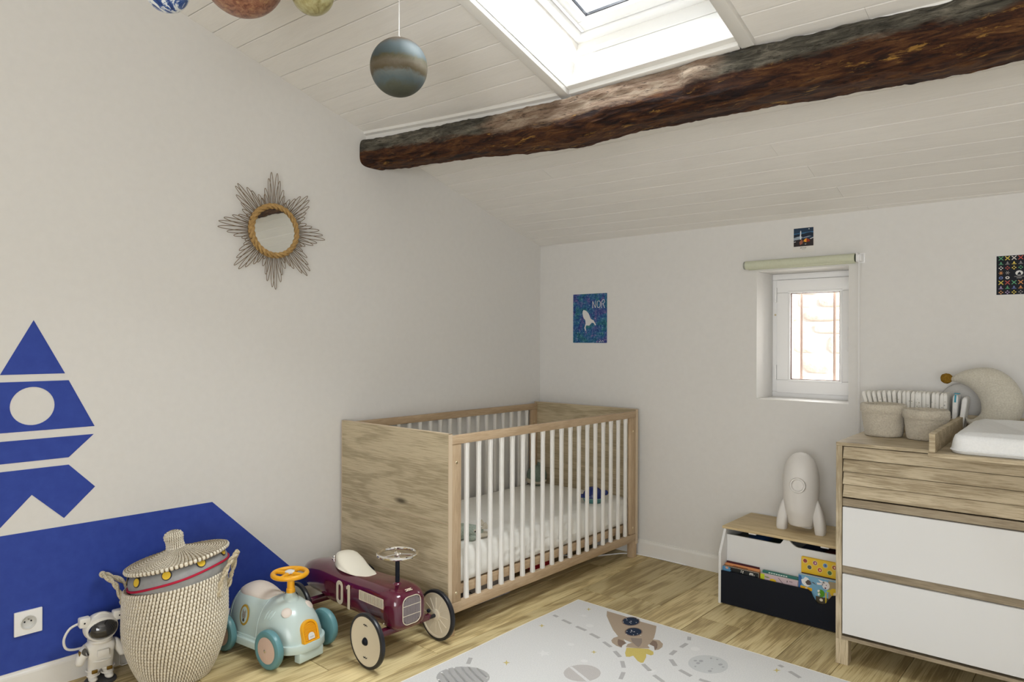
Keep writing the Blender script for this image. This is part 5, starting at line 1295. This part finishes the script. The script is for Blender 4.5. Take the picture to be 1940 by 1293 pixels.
# things inside the chest, seen through the gap under the lid
rnd = random.Random(8)
for (x0, x1, y1_, h, c_, n_, lb) in ((1.40, 1.46, -.16, .285, (.08, .085, .075), 'toy_box', 'dark olive box inside the toy chest, leftmost'), (1.475, 1.545, -.12, .300, (.012, .05, .16), 'toy_box', 'blue box inside the toy chest under the lid'),
                            (1.56, 1.62, -.18, .290, (.02, .045, .03), 'toy_box', 'dark green box inside the toy chest, by the centre post'), (1.70, 1.78, -.15, .288, (.03, .04, .10), 'toy_box', 'navy box inside the toy chest, right of the centre post'), (1.80, 1.88, -.2, .290, (.10, .008, .01), 'toy_box', 'dark red box inside the toy chest at its right')):
    o_ = obj(n_, MB().box((x0, -.318, .0150), (x1, y1_, h)), mat('box_paint', c_, .5), bevel=.004)
    tag(o_, lb, 'box')
# books in the rack: cover board + page block + printed shapes
def book(label, x0, x1, y, z1, th, cover, lean=.0, z0=.0165, shapes=(), pages=(.75, .70, .60), edge=None):
    t_ = thing('picture_book', label, 'book', ((x0+x1)/2, y, z0), group='picture books in the rack')
    cm = mat('book_cover', cover, .35, .5)
    def fy(z): return y + lean*(z-z0)
    def slabb(ya, yb, za, zb, xa, xb, m_, n_, par):
        return obj(n_, MB().add([(xa, fy(za)+ya, za), (xb, fy(za)+ya, za), (xb, fy(za)+yb, za), (xa, fy(za)+yb, za), (xa, fy(zb)+ya, zb), (xb, fy(zb)+ya, zb), (xb, fy(zb)+yb, zb), (xa, fy(zb)+yb, zb)],
            [(0,3,2,1),(4,5,6,7),(0,1,5,4),(1,2,6,5),(2,3,7,6),(3,0,4,7)]), m_, par, bevel=.0006, seg=1, smooth=False)
    f_ = slabb(0, .0016, z0, z1, x0, x1, cm, 'front_cover', t_)
    slabb(th-.0016, th, z0, z1, x0, x1, cm if edge is None else mat('book_back', edge, .4), 'back_cover', t_)
    slabb(.0018, th-.0018, z0+.001, z1-.002, x0+.002, x1-.002, mat('pages', pages, .8), 'page_block', t_)
    fr_ = ((0, y-.0001, z0), (1, 0, 0), (0, lean, 1), (0, -1, 0))
    for nm, pts, c_, lf in shapes:
        fr2 = ((0, y-.0001-lf*.0002, z0), (1, 0, 0), (0, lean, 1), (0, -1, 0))
        obj(nm, MB().prism([(a, b-z0) for a, b in pts], .00018, fr2), bpy.data.materials.get('bk_'+nm+str(c_)) or mat('bk_'+nm+str(c_), c_, .4), f_, smooth=False)
    return t_
def rc(a, b, c_, d): return [(a, b), (c_, b), (c_, d), (a, d)]
book('dark-backed book behind an orange one, at the left of the rack', 1.392, 1.545, -.3450, .1835, .007, (.06, .012, .02), 0)
book('orange-edged picture book, second layer at the left of the rack', 1.392, 1.552, -.3600, .1775, .012, (.62, .25, .10), 0, pages=(.72, .36, .18), shapes=(('title_line', rc(1.43, .170, 1.50, .1725), (.10, .04, .02), 1),))
book('black picture book with a blue corner and white marks, front left of the rack', 1.389, 1.5545, -.3800, .1690, .016, (.012, .014, .016), 0, pages=(.70, .62, .48), shapes=(
    ('blue_corner', [(1.390, .02), (1.432, .02), (1.425, .150), (1.431, .153), (1.424, .157), (1.428, .163), (1.420, .168), (1.390, .168)], (.10, .28, .48), 1), ('peach_star', ngon(1.410, .163, .008, .005, 7), (.60, .34, .24), 2),
    ('white_letter', rc(1.475, .1555, .0+1.4785, .1600), (.8, .78, .72), 1), ('white_letter', rc(1.4825, .1535, 1.4865, .158), (.8, .78, .72), 1), ('white_letter', rc(1.476, .162, 1.4795, .1655), (.8, .78, .72), 1), ('white_letter', rc(1.4835, .160, 1.488, .1645), (.8, .78, .72), 1),
    ('white_letter', [(1.515, .153), (1.519, .153), (1.519, .160), (1.522, .160), (1.522, .153), (1.525, .153), (1.525, .160), (1.528, .160), (1.528, .153), (1.532, .153), (1.532, .163), (1.518, .1635), (1.515, .160)], (.8, .78, .72), 1), ('white_letter', [(1.5350, .153), (1.5385, .153), (1.5375, .1585)], (.8, .78, .72), 1)))
book('green picture book with white title letters behind the pink one', 1.567, 1.722, -.3640, .1830, .012, (.03, .16, .13), 0, pages=(.14, .30, .26), shapes=(
    tuple(('white_letter', rc(1.595+.0105*k, .1755-.00, 1.6025+.0105*k, .1795), (.75, .8, .75), 1) for k in range(8))))
book('pink picture book with lime corner and a yellow blob, middle of the rack', 1.5645, 1.7260, -.3800, .1730, .013, (.55, .43, .46), 0, shapes=(
    ('lime_corner', rc(1.565, .02, 1.583, .172), (.50, .58, .02), 1), ('yellow_blob', ngon(1.620, .152, .014, .0075, 14), (.72, .48, .02), 1), ('green_leaf', [(1.584, .161), (1.595, .158), (1.607, .161), (1.600, .164), (1.584, .164)], (.22, .26, .08), 1),
    ('dark_stroke', [(1.641, .170), (1.646, .168), (1.664, .150), (1.661, .150)], (.05, .04, .04), 1), ('dark_stroke', rc(1.680, .158, 1.683, .166), (.05, .04, .04), 1), ('dark_stroke', rc(1.690, .163, 1.704, .165), (.05, .04, .04), 1)))
yb = [('dark_edge', rc(1.731, .203, 1.925, .207), (.08, .01, .02), 1)]
for k, (x, z, c_) in enumerate(((1.746, .258, (.35, .03, .02)), (1.787, .2565, (.30, .06, .16)), (1.828, .2545, (.12, .25, .55)), (1.864, .2535, (.40, .08, .02)), (1.764, .234, (.08, .09, .09)), (1.806, .231, (.45, .04, .02)), (1.846, .2275, (.07, .18, .03)), (1.90, .252, (.1, .2, .4)), (1.885, .229, (.4, .05, .02)))):
    yb.append(('pale_ring', ngon(x, z, .0112, .0112, 16), (.62, .55, .20), 1)); yb.append(('picture_circle', ngon(x, z, .0082, .0082, 16), c_, 2)); yb.append(('picture_blob', ngon(x+.001, z, .003, .004, 8), (.7, .6, .5) if k % 2 else (.1, .1, .12), 3))
book('tall yellow sound book with rows of small round pictures, right of the rack', 1.7295, 1.926, -.3480, .2735, .012, (.72, .46, .02), 0, shapes=yb, pages=(.65, .45, .1))
sh = [('brown_field', [(1.850, .11), (1.926, .11), (1.926, .2025), (1.850, .2025)], (.34, .27, .16), 1), ('deep_blue', [(1.7295, .03), (1.738, .03), (1.745, .12), (1.738, .150), (1.745, .180), (1.740, .2015), (1.7295, .2015)], (.03, .12, .34), 1),
      ('white_cow', [(1.740, .185), (1.750, .190), (1.757, .200), (1.768, .197), (1.776, .185), (1.782, .176), (1.775, .165), (1.766, .160), (1.752, .163), (1.743, .172)], (.75, .75, .73), 2), ('dark_patch', [(1.757, .178), (1.768, .190), (1.778, .186), (1.783, .174), (1.774, .168), (1.764, .168)], (.08, .06, .06), 3), ('dark_patch', [(1.781, .183), (1.800, .176), (1.806, .172), (1.792, .184)], (.10, .09, .10), 3),
      ('white_rabbit', ngon(1.840, .182, .0155, .0165, 18), (.72, .69, .70), 2), ('white_rabbit', [(1.809, .200), (1.826, .198), (1.838, .190), (1.820, .190)], (.72, .69, .70), 2), ('white_rabbit', [(1.803, .186), (1.826, .188), (1.830, .180), (1.806, .178)], (.72, .69, .70), 2), ('nose', ngon(1.8385, .1705, .0035, .0035, 8), (.10, .03, .06), 3), ('eye', ngon(1.842, .183, .002, .002, 8), (.03, .02, .04), 3),
      ('yellow_strip', [(1.737, .1595), (1.785, .1575), (1.785, .1450), (1.737, .1450)], (.75, .40, .01), 2), ('pale_letters', rc(1.758, .1500, 1.766, .1560), (.8, .72, .5), 3), ('lime_leaf', [(1.843, .156), (1.858, .160), (1.860, .168), (1.846, .164)], (.50, .58, .02), 3),
      ('green_frog', ngon(1.822, .1450, .0140, .0155, 18), (.08, .28, .01), 3), ('frog_eye', ngon(1.8125, .152, .0055, .0055, 12), (.8, .8, .7), 4), ('frog_eye', ngon(1.8135, .1390, .0055, .0055, 12), (.8, .8, .7), 4), ('pupil', ngon(1.8155, .151, .002, .002, 8), (.02, .02, .02), 5), ('pupil', ngon(1.8165, .138, .002, .002, 8), (.02, .02, .02), 5),
      ('dark_band', [(1.800, .100), (1.900, .100), (1.900, .1300), (1.800, .130)], (.07, .055, .03), 2), ('yellow_stalk', rc(1.8385, .100, 1.8430, .152), (.70, .50, .02), 4), ('white_bug', ngon(1.822, .1175, .007, .006, 10), (.75, .68, .55), 4), ('orange_fox', [(1.850, .105), (1.866, .108), (1.872, .126), (1.860, .140), (1.852, .128)], (.50, .20, .03), 4), ('yellow_lion', ngon(1.873, .1590, .0165, .0175, 16), (.66, .44, .02), 4), ('cream_face', ngon(1.876, .152, .006, .008, 10), (.8, .66, .45), 5)]
book('blue board book with cartoon rabbit, cow and frog, front right of the rack', 1.7285, 1.927, -.3790, .2065, .018, (.16, .36, .52), 0, shapes=sh)

# rocket lamp
MILK = mat('milky_white_plastic', (.72, .70, .67), .45, .4, **{'Subsurface Weight': .15, 'Subsurface Radius': (.02, .02, .02)})
rx, ry, rz = 1.677, -.200, .3416
t = thing('rocket_lamp', 'white rocket-shaped night lamp standing on the toy chest lid', 'lamp', (rx, ry, rz))
pr_ = [(.030, .028), (.048, .030), (.053, .036), (.0545, .046), (.0555, .047), (.0565, .058), (.0575, .059), (.059, .072), (.062, .075), (.068, .105), (.0735, .145), (.0765, .19), (.0775, .215), (.0765, .245), (.072, .275), (.0675, .295), (.0655, .3000), (.0650, .3015), (.061, .312), (.050, .330), (.036, .3445), (.022, .3515), (.010, .3545), (.0001, .3550)]
obj('body', MB().lathe(pr_, 56), MILK, t, angle=45, wp=False)
for a in (180, 0, 90):
    a = R(a); d = V((cos(a), sin(a), 0)); p = V((-sin(a), cos(a), 0)); mb = MB(); rings = []
    for i in range(15):
        u = i/14; z = .150-.150*u
        ro = .072+.033*sin(min(1, u*1.15)*pi/2)**.9; ri = .044+.022*u
        hw_ = .008+.019*sin(min(1, u*1.3)*pi/2)
        if u > .93: hw_ *= .86; ro -= .003
        cxx = (ro+ri)/2; hr = (ro-ri)/2+.002
        if i == 0: hr = .004; cxx = .070
        rings.append([d*(cxx+hr*(abs(cos(q))**.7)*(1 if cos(q) > 0 else -1))+p*(hw_*(abs(sin(q))**.7)*(1 if sin(q) > 0 else -1))+V((0, 0, z)) for q in [2*pi*k/20 for k in range(20)]])
    mb.loft(rings); obj('fin', mb, MILK, t, angle=60, wp=False)
Mw = V((.14, -1, .02)).normalized().to_track_quat('Z', 'Y').to_matrix().to_4x4()
wc = V((.0105, -.0720, .219))
obj('porthole', MB().lathe([(.034, -.008), (.0345, .004), (.0320, .0095), (.0265, .0095), (.0225, .0010), (.018, .0005), (.0001, .0035)], 40, c=wc, M=Mw), MILK, t, wp=False)

# ================================================================ DRESSER WITH CHANGING TRAY
DXL, DY, DW, DD = 1.965, -.674, 1.10, .455
t = thing('dresser', 'grey-oak dresser with white drawers at the right, under the changing tray', 'dresser', (DXL, DY, 0), rotz=R(1.6))
th = .020
obj('side_panel', MB().box((0, .003, .0935), (th, DD, .8105)), OAKZ, t, bevel=.0008, seg=1, smooth=False, wp=False)
obj('side_panel', MB().box((DW-th, .003, .0935), (DW, DD, .8105)), OAKZ, t, bevel=.0008, seg=1, smooth=False, wp=False)
obj('top_panel', MB().box((0, -.0, .8107), (DW, DD, .8230)), OAKD, t, bevel=.0010, seg=1, smooth=False, wp=False)
obj('bottom_panel', MB().box((th+.0002, .003, .0935), (DW-th-.0002, DD-.01, .1065)), OAKR, t, bevel=.0008, seg=1, smooth=False, wp=False)
obj('back_panel', MB().box((th+.0002, DD-.008, .107), (DW-th-.0002, DD, .810)), OAKR, t, smooth=False, wp=False)
dx0, dx1 = th+.0035, DW-th-.0035
zt = .8065; step = .0470
dr = obj('drawer', MB().box((dx0+.01, .0225, .625), (dx1-.01, DD-.03, .795)), mat('drawer_core_shade', (.05, .038, .025), .8), t, smooth=False, wp=False)  # core colour darkened to draw shadow lines in the slat gaps
for k in range(4):
    z1 = zt-step*k; z0_ = z1-step+.0040
    obj('front_slat', MB().add([(dx0, .015, z1), (dx1, .015, z1), (dx1, .0215, z1), (dx0, .0215, z1), (dx0, .0005, z0_), (dx1, .0005, z0_), (dx1, .0215, z0_), (dx0, .0215, z0_)],
        [(0,1,2,3),(4,7,6,5),(0,4,5,1),(1,5,6,2),(2,6,7,3),(3,7,4,0)]), OAKD, dr, bevel=.0006, seg=1, smooth=False, wp=False)
for z0_, z1 in ((.5870, .6155), (.3385, .3660)):
    obj('handle_rail', MB().box((dx0-.0025, .010, z0_), (dx1+.0025, .028, z1)), OAKR, t, bevel=.0008, seg=1, smooth=False, wp=False)
for z0_, z1 in ((.3680, .5845), (.1165, .3365)):
    d_ = obj('drawer', MB().box((dx0, .001, z0_), (dx1, .018, z1)), WHITE, t, bevel=.0010, seg=1, smooth=False, wp=False)
    obj('drawer_box', MB().box((dx0+.012, .019, z0_+.01), (dx1-.012, DD-.02, z1-.03)), OAKR, d_, smooth=False, wp=False)
for x in (.000, DW-.043):
    for y in (.004, DD-.05): obj('leg', MB().box((x, y, 0), (x+.043, y+.043, .0934)), OAKZ, t, bevel=.0010, seg=1, smooth=False, wp=False)

# changing tray on top
TZ = .8234
t = thing('changing_tray', 'grey-oak changing tray with raised side boards resting on the dresser', 'changing tray', (2.2965, -.840, TZ), rotz=R(2.0))
TW, TD = .60, .775
obj('tray_board', MB().box((-.002, 0, 0), (TW, TD, .0135)), OAKD, t, bevel=.001, seg=1, smooth=False, wp=False)
for x in (0, TW-.018): obj('side_board', MB().box((x, .006, .0137), (x+.018, TD-.012, .076)), OAKD, t, bevel=.001, seg=1, smooth=False, wp=False)
obj('back_board', MB().box((-.002, TD-.0115, .0137), (TW, TD+.004, .076)), OAKD, t, bevel=.001, seg=1, smooth=False, wp=False)
# organiser bin behind the baskets
t = thing('nappy_bin', 'grey-oak open bin behind the fleece baskets holding nappies', 'box', (1.945, -.205, TZ-.0002), rotz=R(1.6))
obj('bottom', MB().box((0, 0, 0), (.318, .150, .012)), OAKD, t, smooth=False, wp=False)
obj('front_board', MB().box((.0, -.0, .0122), (.318, .014, .066)), OAKD, t, bevel=.001, seg=1, smooth=False, wp=False)
obj('rear_board', MB().box((.0, .137, .0122), (.318, .150, .066)), OAKD, t, bevel=.001, seg=1, smooth=False, wp=False)
for x in (0, .304): obj('end_board', MB().box((x, .0145, .0122), (x+.014, .1365, .066)), OAKD, t, bevel=.001, seg=1, smooth=False, wp=False)
# nappies
def nappy_build(nt, b):
    tc = N(nt, 'ShaderNodeTexCoord'); v = coords(nt, (1, 1, 1))
    vo = N(nt, 'ShaderNodeTexVoronoi'); vo.inputs['Scale'].default_value = 75; vo.inputs['Randomness'].default_value = 1; nt.links.new(v, vo.inputs['Vector'])
    f = ramp(nt, vo.outputs['Distance'], [(.16, (1, 1, 1)), (.24, (0, 0, 0))])
    hue = ramp(nt, vo.outputs['Color'], [(.2, (.22, .28, .06)), (.45, (.10, .14, .16)), (.7, (.40, .30, .10))])
    sp = N(nt, 'ShaderNodeSeparateXYZ'); nt.links.new(tc.outputs['Object'], sp.inputs[0])
    zf = ramp(nt, sp.outputs['Z'], [(.02, (.9, .9, .9)), (.120, (.5, .5, .5)), (.134, (0, 0, 0))])
    nt.links.new(mix(nt, mix(nt, 1.0, f, zf, 'MULTIPLY'), (.80, .79, .75), hue), b.inputs['Base Color'])
NAP = mat('printed_nappy', rough=.8, spec=.1, build=nappy_build)
def nappy_mesh(hh=.155, dd=.115, tt=.0084):
    mb = MB(); rings = []
    for i in range(25):
        u = (i/24)**.6; z = hh*u
        k = sqrt(max(0, 1-((u-.90)/.10)**2)) if u > .90 else 1
        k2 = .80+.20*k
        tx = tt*(.80+.20*u)*max(.45, k)
        rings.append([(tx*(abs(cos(a))**.4)*(1 if cos(a) > 0 else -1), (dd/2)*k2*(abs(sin(a))**.22)*(1 if sin(a) > 0 else -1)*(1+.02*noise.noise(V((0, sin(a)*3, u*9)))), z) for a in [2*pi*q/20 for q in range(20)]])
    mb.loft(rings); return mb
first = None
rnd = random.Random(6)
NN = 19
for k in range(NN):
    x = 1.970+.0144*k; lean = R(-16)*(1-k/8) if k < 8 else R(1.5)*rnd.uniform(-1, 1)
    h_ = rnd.uniform(-.002, .003)-.004*max(0, (6-k)/6)**2+.0015*sin(k*.33)
    if first is None: o_ = first = obj('nappy', nappy_mesh(), NAP, wp=False)
    else: o_ = first.copy(); C.objects.link(o_)
    o_.location = (x, -.132+.009*(k/NN), TZ+.0122+h_*0+.0005); o_.rotation_euler = (0, lean, R(1.6)+rnd.uniform(-.02, .02)); o_.scale = (1, 1, 1+h_*4)
    tag(o_, 'folded white nappy with small leaf print, in the tight row behind the fleece baskets', 'nappy', 'folded nappies in the bin')
PLN = mat('plain_nappy', rough=.9, spec=.1, build=soft_build((.76, .76, .75), (.82, .82, .81), 120, .5, .002))
for k, (x, y, lean, lb) in enumerate(((2.256, -.118, 3, 'plain white nappy at the right end of the row, next to the moon pompom'), (2.2795, -.125, 7, 'last plain white nappy of the row, leaning right'))):
    o_ = obj('nappy', nappy_mesh(.150-.008*k, .100, .0105), PLN, wp=False); o_.location = (x-.0, y, TZ+.0127); o_.rotation_euler = (0, R(lean), R(1.6)); tag(o_, lb, 'nappy')
    if k == 0: obj('blue_tape', MB().box((-.009, -.018, .1515), (.009, .006, .1540)).box((-.003, -.052, .120), (.003, -.046, .150)), mat('turquoise_tape', (.03, .30, .42), .5), o_, wp=False)
# blue tape mark on the last printed nappy
# fleece baskets
FLEECE = mat('beige_teddy_fleece', rough=.98, spec=.05, build=soft_build((.50, .45, .36), (.66, .61, .51), 190, 1.0, .005), **{'Sheen Weight': .3})
def fleece_basket(label, x, y, r0, r1, h, seed, rot=0):
    t_ = thing('fleece_basket', label, 'basket', (x, y, TZ), rotz=rot, group='fleece storage baskets')
    mb = MB(); rings = []; n = 72
    def ringat(r, z, amp, k=0):
        out = []
        for j in range(n):
            a = 2*pi*j/n; f = 1+amp*noise.noise(V((cos(a)*1.6+seed, sin(a)*1.6, z*13)))
            f += .30*amp*noise.noise(V((cos(a)*14+seed, sin(a)*14, z*150)))
            f -= .50*amp*math.exp(-((z-.062)/.012)**2)*max(0, noise.noise(V((cos(a)*1.3+seed*2, sin(a)*1.3, 0)))+.15)*2
            out.append((r*f*cos(a), r*f*sin(a), z+amp*.025*noise.noise(V((cos(a)*2, sin(a)*2+seed, 5)))*(1 if z > .02 else 0)))
        return out
    rings.append(ringat(r0*.3, .001, 0)); rings.append(ringat(r0*.96, .001, .02))
    for i in range(16):
        u = i/15; rings.append(ringat(r0+(r1-r0)*u+.003*sin(pi*u), .006+(h-.014)*u, .07))
    mb.loft(rings[:]+[ringat(r1-.010, h-.012, .06), ringat(r0-.004, .02, .04), ringat(r0*.3, .012, 0)])
    obj('fabric_body', mb, FLEECE, t_, angle=180, wp=False)
    mb = MB(); rr = []
    for i in range(9):
        a = pi*i/8; rr.append(ringat(r1-.001-.0055*cos(a)*-1-.001, h-.008+.007*sin(a), .06))
    low = ringat(r1+.006, h-.034, .05)
    mb.loft([ringat(r1+.0035, h-.036, .06), ringat(r1+.0065, h-.030, .06), ringat(r1+.0068, h-.016, .06), ringat(r1+.0055, h-.006, .06), ringat(r1+.001, h, .06), ringat(r1-.006, h-.004, .06), ringat(r1-.009, h-.014, .06)], cap=False)
    obj('turned_cuff', mb, FLEECE, t_, angle=180, wp=False)
    return t_
fleece_basket('beige fleece basket on the dresser, the left one', 2.051, -.362, .069, .0755, .128, 1.3)
fleece_basket('beige fleece basket on the dresser, touching the tray side board', 2.2015, -.374, .065, .0725, .116, 4.9, .5)

# changing mat
MATC = mat('white_terry_mat', rough=.95, spec=.05, build=soft_build((.74, .755, .76), (.80, .81, .81), 160, .5, .002))
t = thing('changing_mat', 'white padded changing mat with raised edges on the tray', 'changing mat', (2.588, -.505, TZ+.0138), rotz=R(2))
nu, nv = 90, 110; W2, D2 = .250, .300
vs = []; fs = []
def se(u, v):   # square to rounded rectangle
    x = u*W2; y = v*D2; r = .05
    ax, ay = abs(x), abs(y)
    if ax > W2-r and ay > D2-r:
        dx, dy = ax-(W2-r), ay-(D2-r); m_ = max(dx, dy); l = sqrt(dx*dx+dy*dy) or 1
        dx, dy = dx/l*m_, dy/l*m_; ax, ay = W2-r+dx, D2-r+dy
    return math.copysign(ax, x), math.copysign(ay, y)
for i in range(nu+1):
    for j in range(nv+1):
        u = -1+2*i/nu; v = -1+2*j/nv; x, y = se(u, v)
        e_ = min(1-abs(u), (1-abs(v))*D2/W2)
        h = .048*sqrt(max(0, min(1, e_/.16)))**1.0*1.0
        h = .052*(1-(1-min(1, e_/.07))**3.2)
        h += .012*math.exp(-((e_-.22)/.12)**2) - .014*(1-math.exp(-(max(0, e_-.35)/.2)**2))
        d2 = ((x-.05)/.13)**2+((y-.02)/.16)**2; h -= .008*math.exp(-(d2-1)**2/.06)*(1 if e_ > .2 else 0)
        h += .0016*noise.noise(V((x*20, y*20, 3)))
        vs.append((x, y, max(.006, h+.006) if 0 < i < nu and 0 < j < nv else .012))
n1 = nv+1
for i in range(nu):
    for j in range(nv): a = i*n1+j; fs.append((a, a+n1, a+n1+1, a+1))
bd_ = [i*n1 for i in range(nu+1)]+[nu*n1+j for j in range(1, nv+1)]+[i*n1+nv for i in range(nu-1, -1, -1)]+[j for j in range(nv-1, 0, -1)]
o2 = len(vs)
for b_ in bd_: x, y, z = vs[b_]; vs.append((x*.985, y*.985, .001))
for k in range(len(bd_)): k2 = (k+1) % len(bd_); fs.append((bd_[k2], bd_[k], o2+k, o2+k2))
fs.append(tuple(o2+k for k in range(len(bd_))))
mb = MB().add(vs, fs); obj('padded_cover', mb, MATC, t, angle=80, wp=False)
obj('piping', MB().tube([(vs[b_][0]*1.002, vs[b_][1]*1.002, .0115) for b_ in bd_[::2]], .0025, 6, closed=True), MATC, t, wp=False)

# moon cushion and grey ball lamp
TEDDY = mat('ecru_teddy_cloth', rough=.98, spec=.05, build=soft_build((.52, .485, .40), (.66, .63, .54), 210, 1.0, .004), **{'Sheen Weight': .3})
MOY = -.150
t = thing('moon_cushion', 'cream fleece crescent moon cushion with an ochre pompom, leaning on the back wall', 'cushion', (2.36, MOY, TZ+.014))
MO = [(2.2416, 1.0493), (2.2591, 1.0629), (2.2842, 1.0785), (2.3184, 1.0913), (2.355, 1.097), (2.391, 1.0934), (2.4235, 1.0775), (2.4527, 1.0502), (2.4729, 1.0176), (2.4843, 0.983), (2.485, 0.9445), (2.4774, 0.9123), (2.4589, 0.8700), (2.4328, 0.8500), (2.3975, 0.8420), (2.3556, 0.8400), (2.3400, 0.8450), (2.3180, 0.8600), (2.3040, 0.8760), (2.2975, 0.8950)]
MI = [(2.2432, 1.04), (2.2591, 1.037), (2.2749, 1.0332), (2.2937, 1.0255), (2.3124, 1.0135), (2.3278, 0.9979), (2.3386, 0.982), (2.3456, 0.9643), (2.3487, 0.9463), (2.3482, 0.9281), (2.344, 0.9133), (2.3342, 0.901), (2.3235, 0.8936), (2.3140, 0.8910), (2.3090, 0.8915), (2.3055, 0.8930), (2.3030, 0.8950), (2.3010, 0.8970), (2.2995, 0.8990), (2.2985, 0.9010)]
mb = MB(); rings = []
def cr(P, u):
    f = u*(len(P)-1); k = min(int(f), len(P)-2); w_ = f-k
    p0, p1, p2, p3 = (V(P[max(k-1, 0)]), V(P[k]), V(P[k+1]), V(P[min(k+2, len(P)-1)]))
    return .5*((2*p1)+(-p0+p2)*w_+(2*p0-5*p1+4*p2-p3)*w_*w_+(-p0+3*p1-3*p2+p3)*w_**3)
for i in range(77):
    u = i/76; a_ = cr(MO, u); b2 = cr(MI, u); c_ = (a_+b2)/2; hv = (a_-b2)/2; h_ = max(.003, hv.length)
    tp = min(1, (u/.06+.15), ((1-u)/.05+.15)); dep = min(.042, .008+h_*.80)*min(1, tp**.5)
    rings.append([(c_.x+hv.x*cos(t_)*1.0, MOY+dep*sin(t_)*(1-.0), c_.y+hv.y*cos(t_)) for t_ in [2*pi*k/28 for k in range(28)]])
mb.loft(rings); obj('crescent', mb, TEDDY, t, angle=180)
tx, tz = MO[0][0]+.006, MO[0][1]-.004
vs_ = MB().ell((tx-.016, MOY, tz+.004), (.0215, .020, .0205), 28, 18)
vs_.v = [tuple(V((tx-.016, MOY, tz+.004))+(V(p)-V((tx-.016, MOY, tz+.004)))*(1+.10*noise.noise(V(p)*160))) for p in vs_.v]
obj('pompom', vs_, mat('ochre_pompom', rough=.95, spec=.05, build=soft_build((.17, .085, .008), (.33, .19, .03), 220, .9, .004)), t, angle=180)
t = thing('round_grey_cushion', 'smooth grey round cushion sitting in the curve of the moon cushion', 'cushion', (2.278, -.082, .879))
obj('cushion_body', MB().ell((2.2700, -.038, .9480), (.080, .030, .078), 40, 24), mat('smooth_grey_jersey', rough=.7, spec=.2, build=soft_build((.47, .465, .45), (.51, .505, .49), 200, .1)), t, angle=180)
obj('seam', MB().tube([(2.2700+.0803*cos(a), -.038, .9480+.0783*sin(a)) for a in [2*pi*i/60 for i in range(60)]], .0010, 5, closed=True), mat('grey_seam', (.33, .33, .33), .8), t)
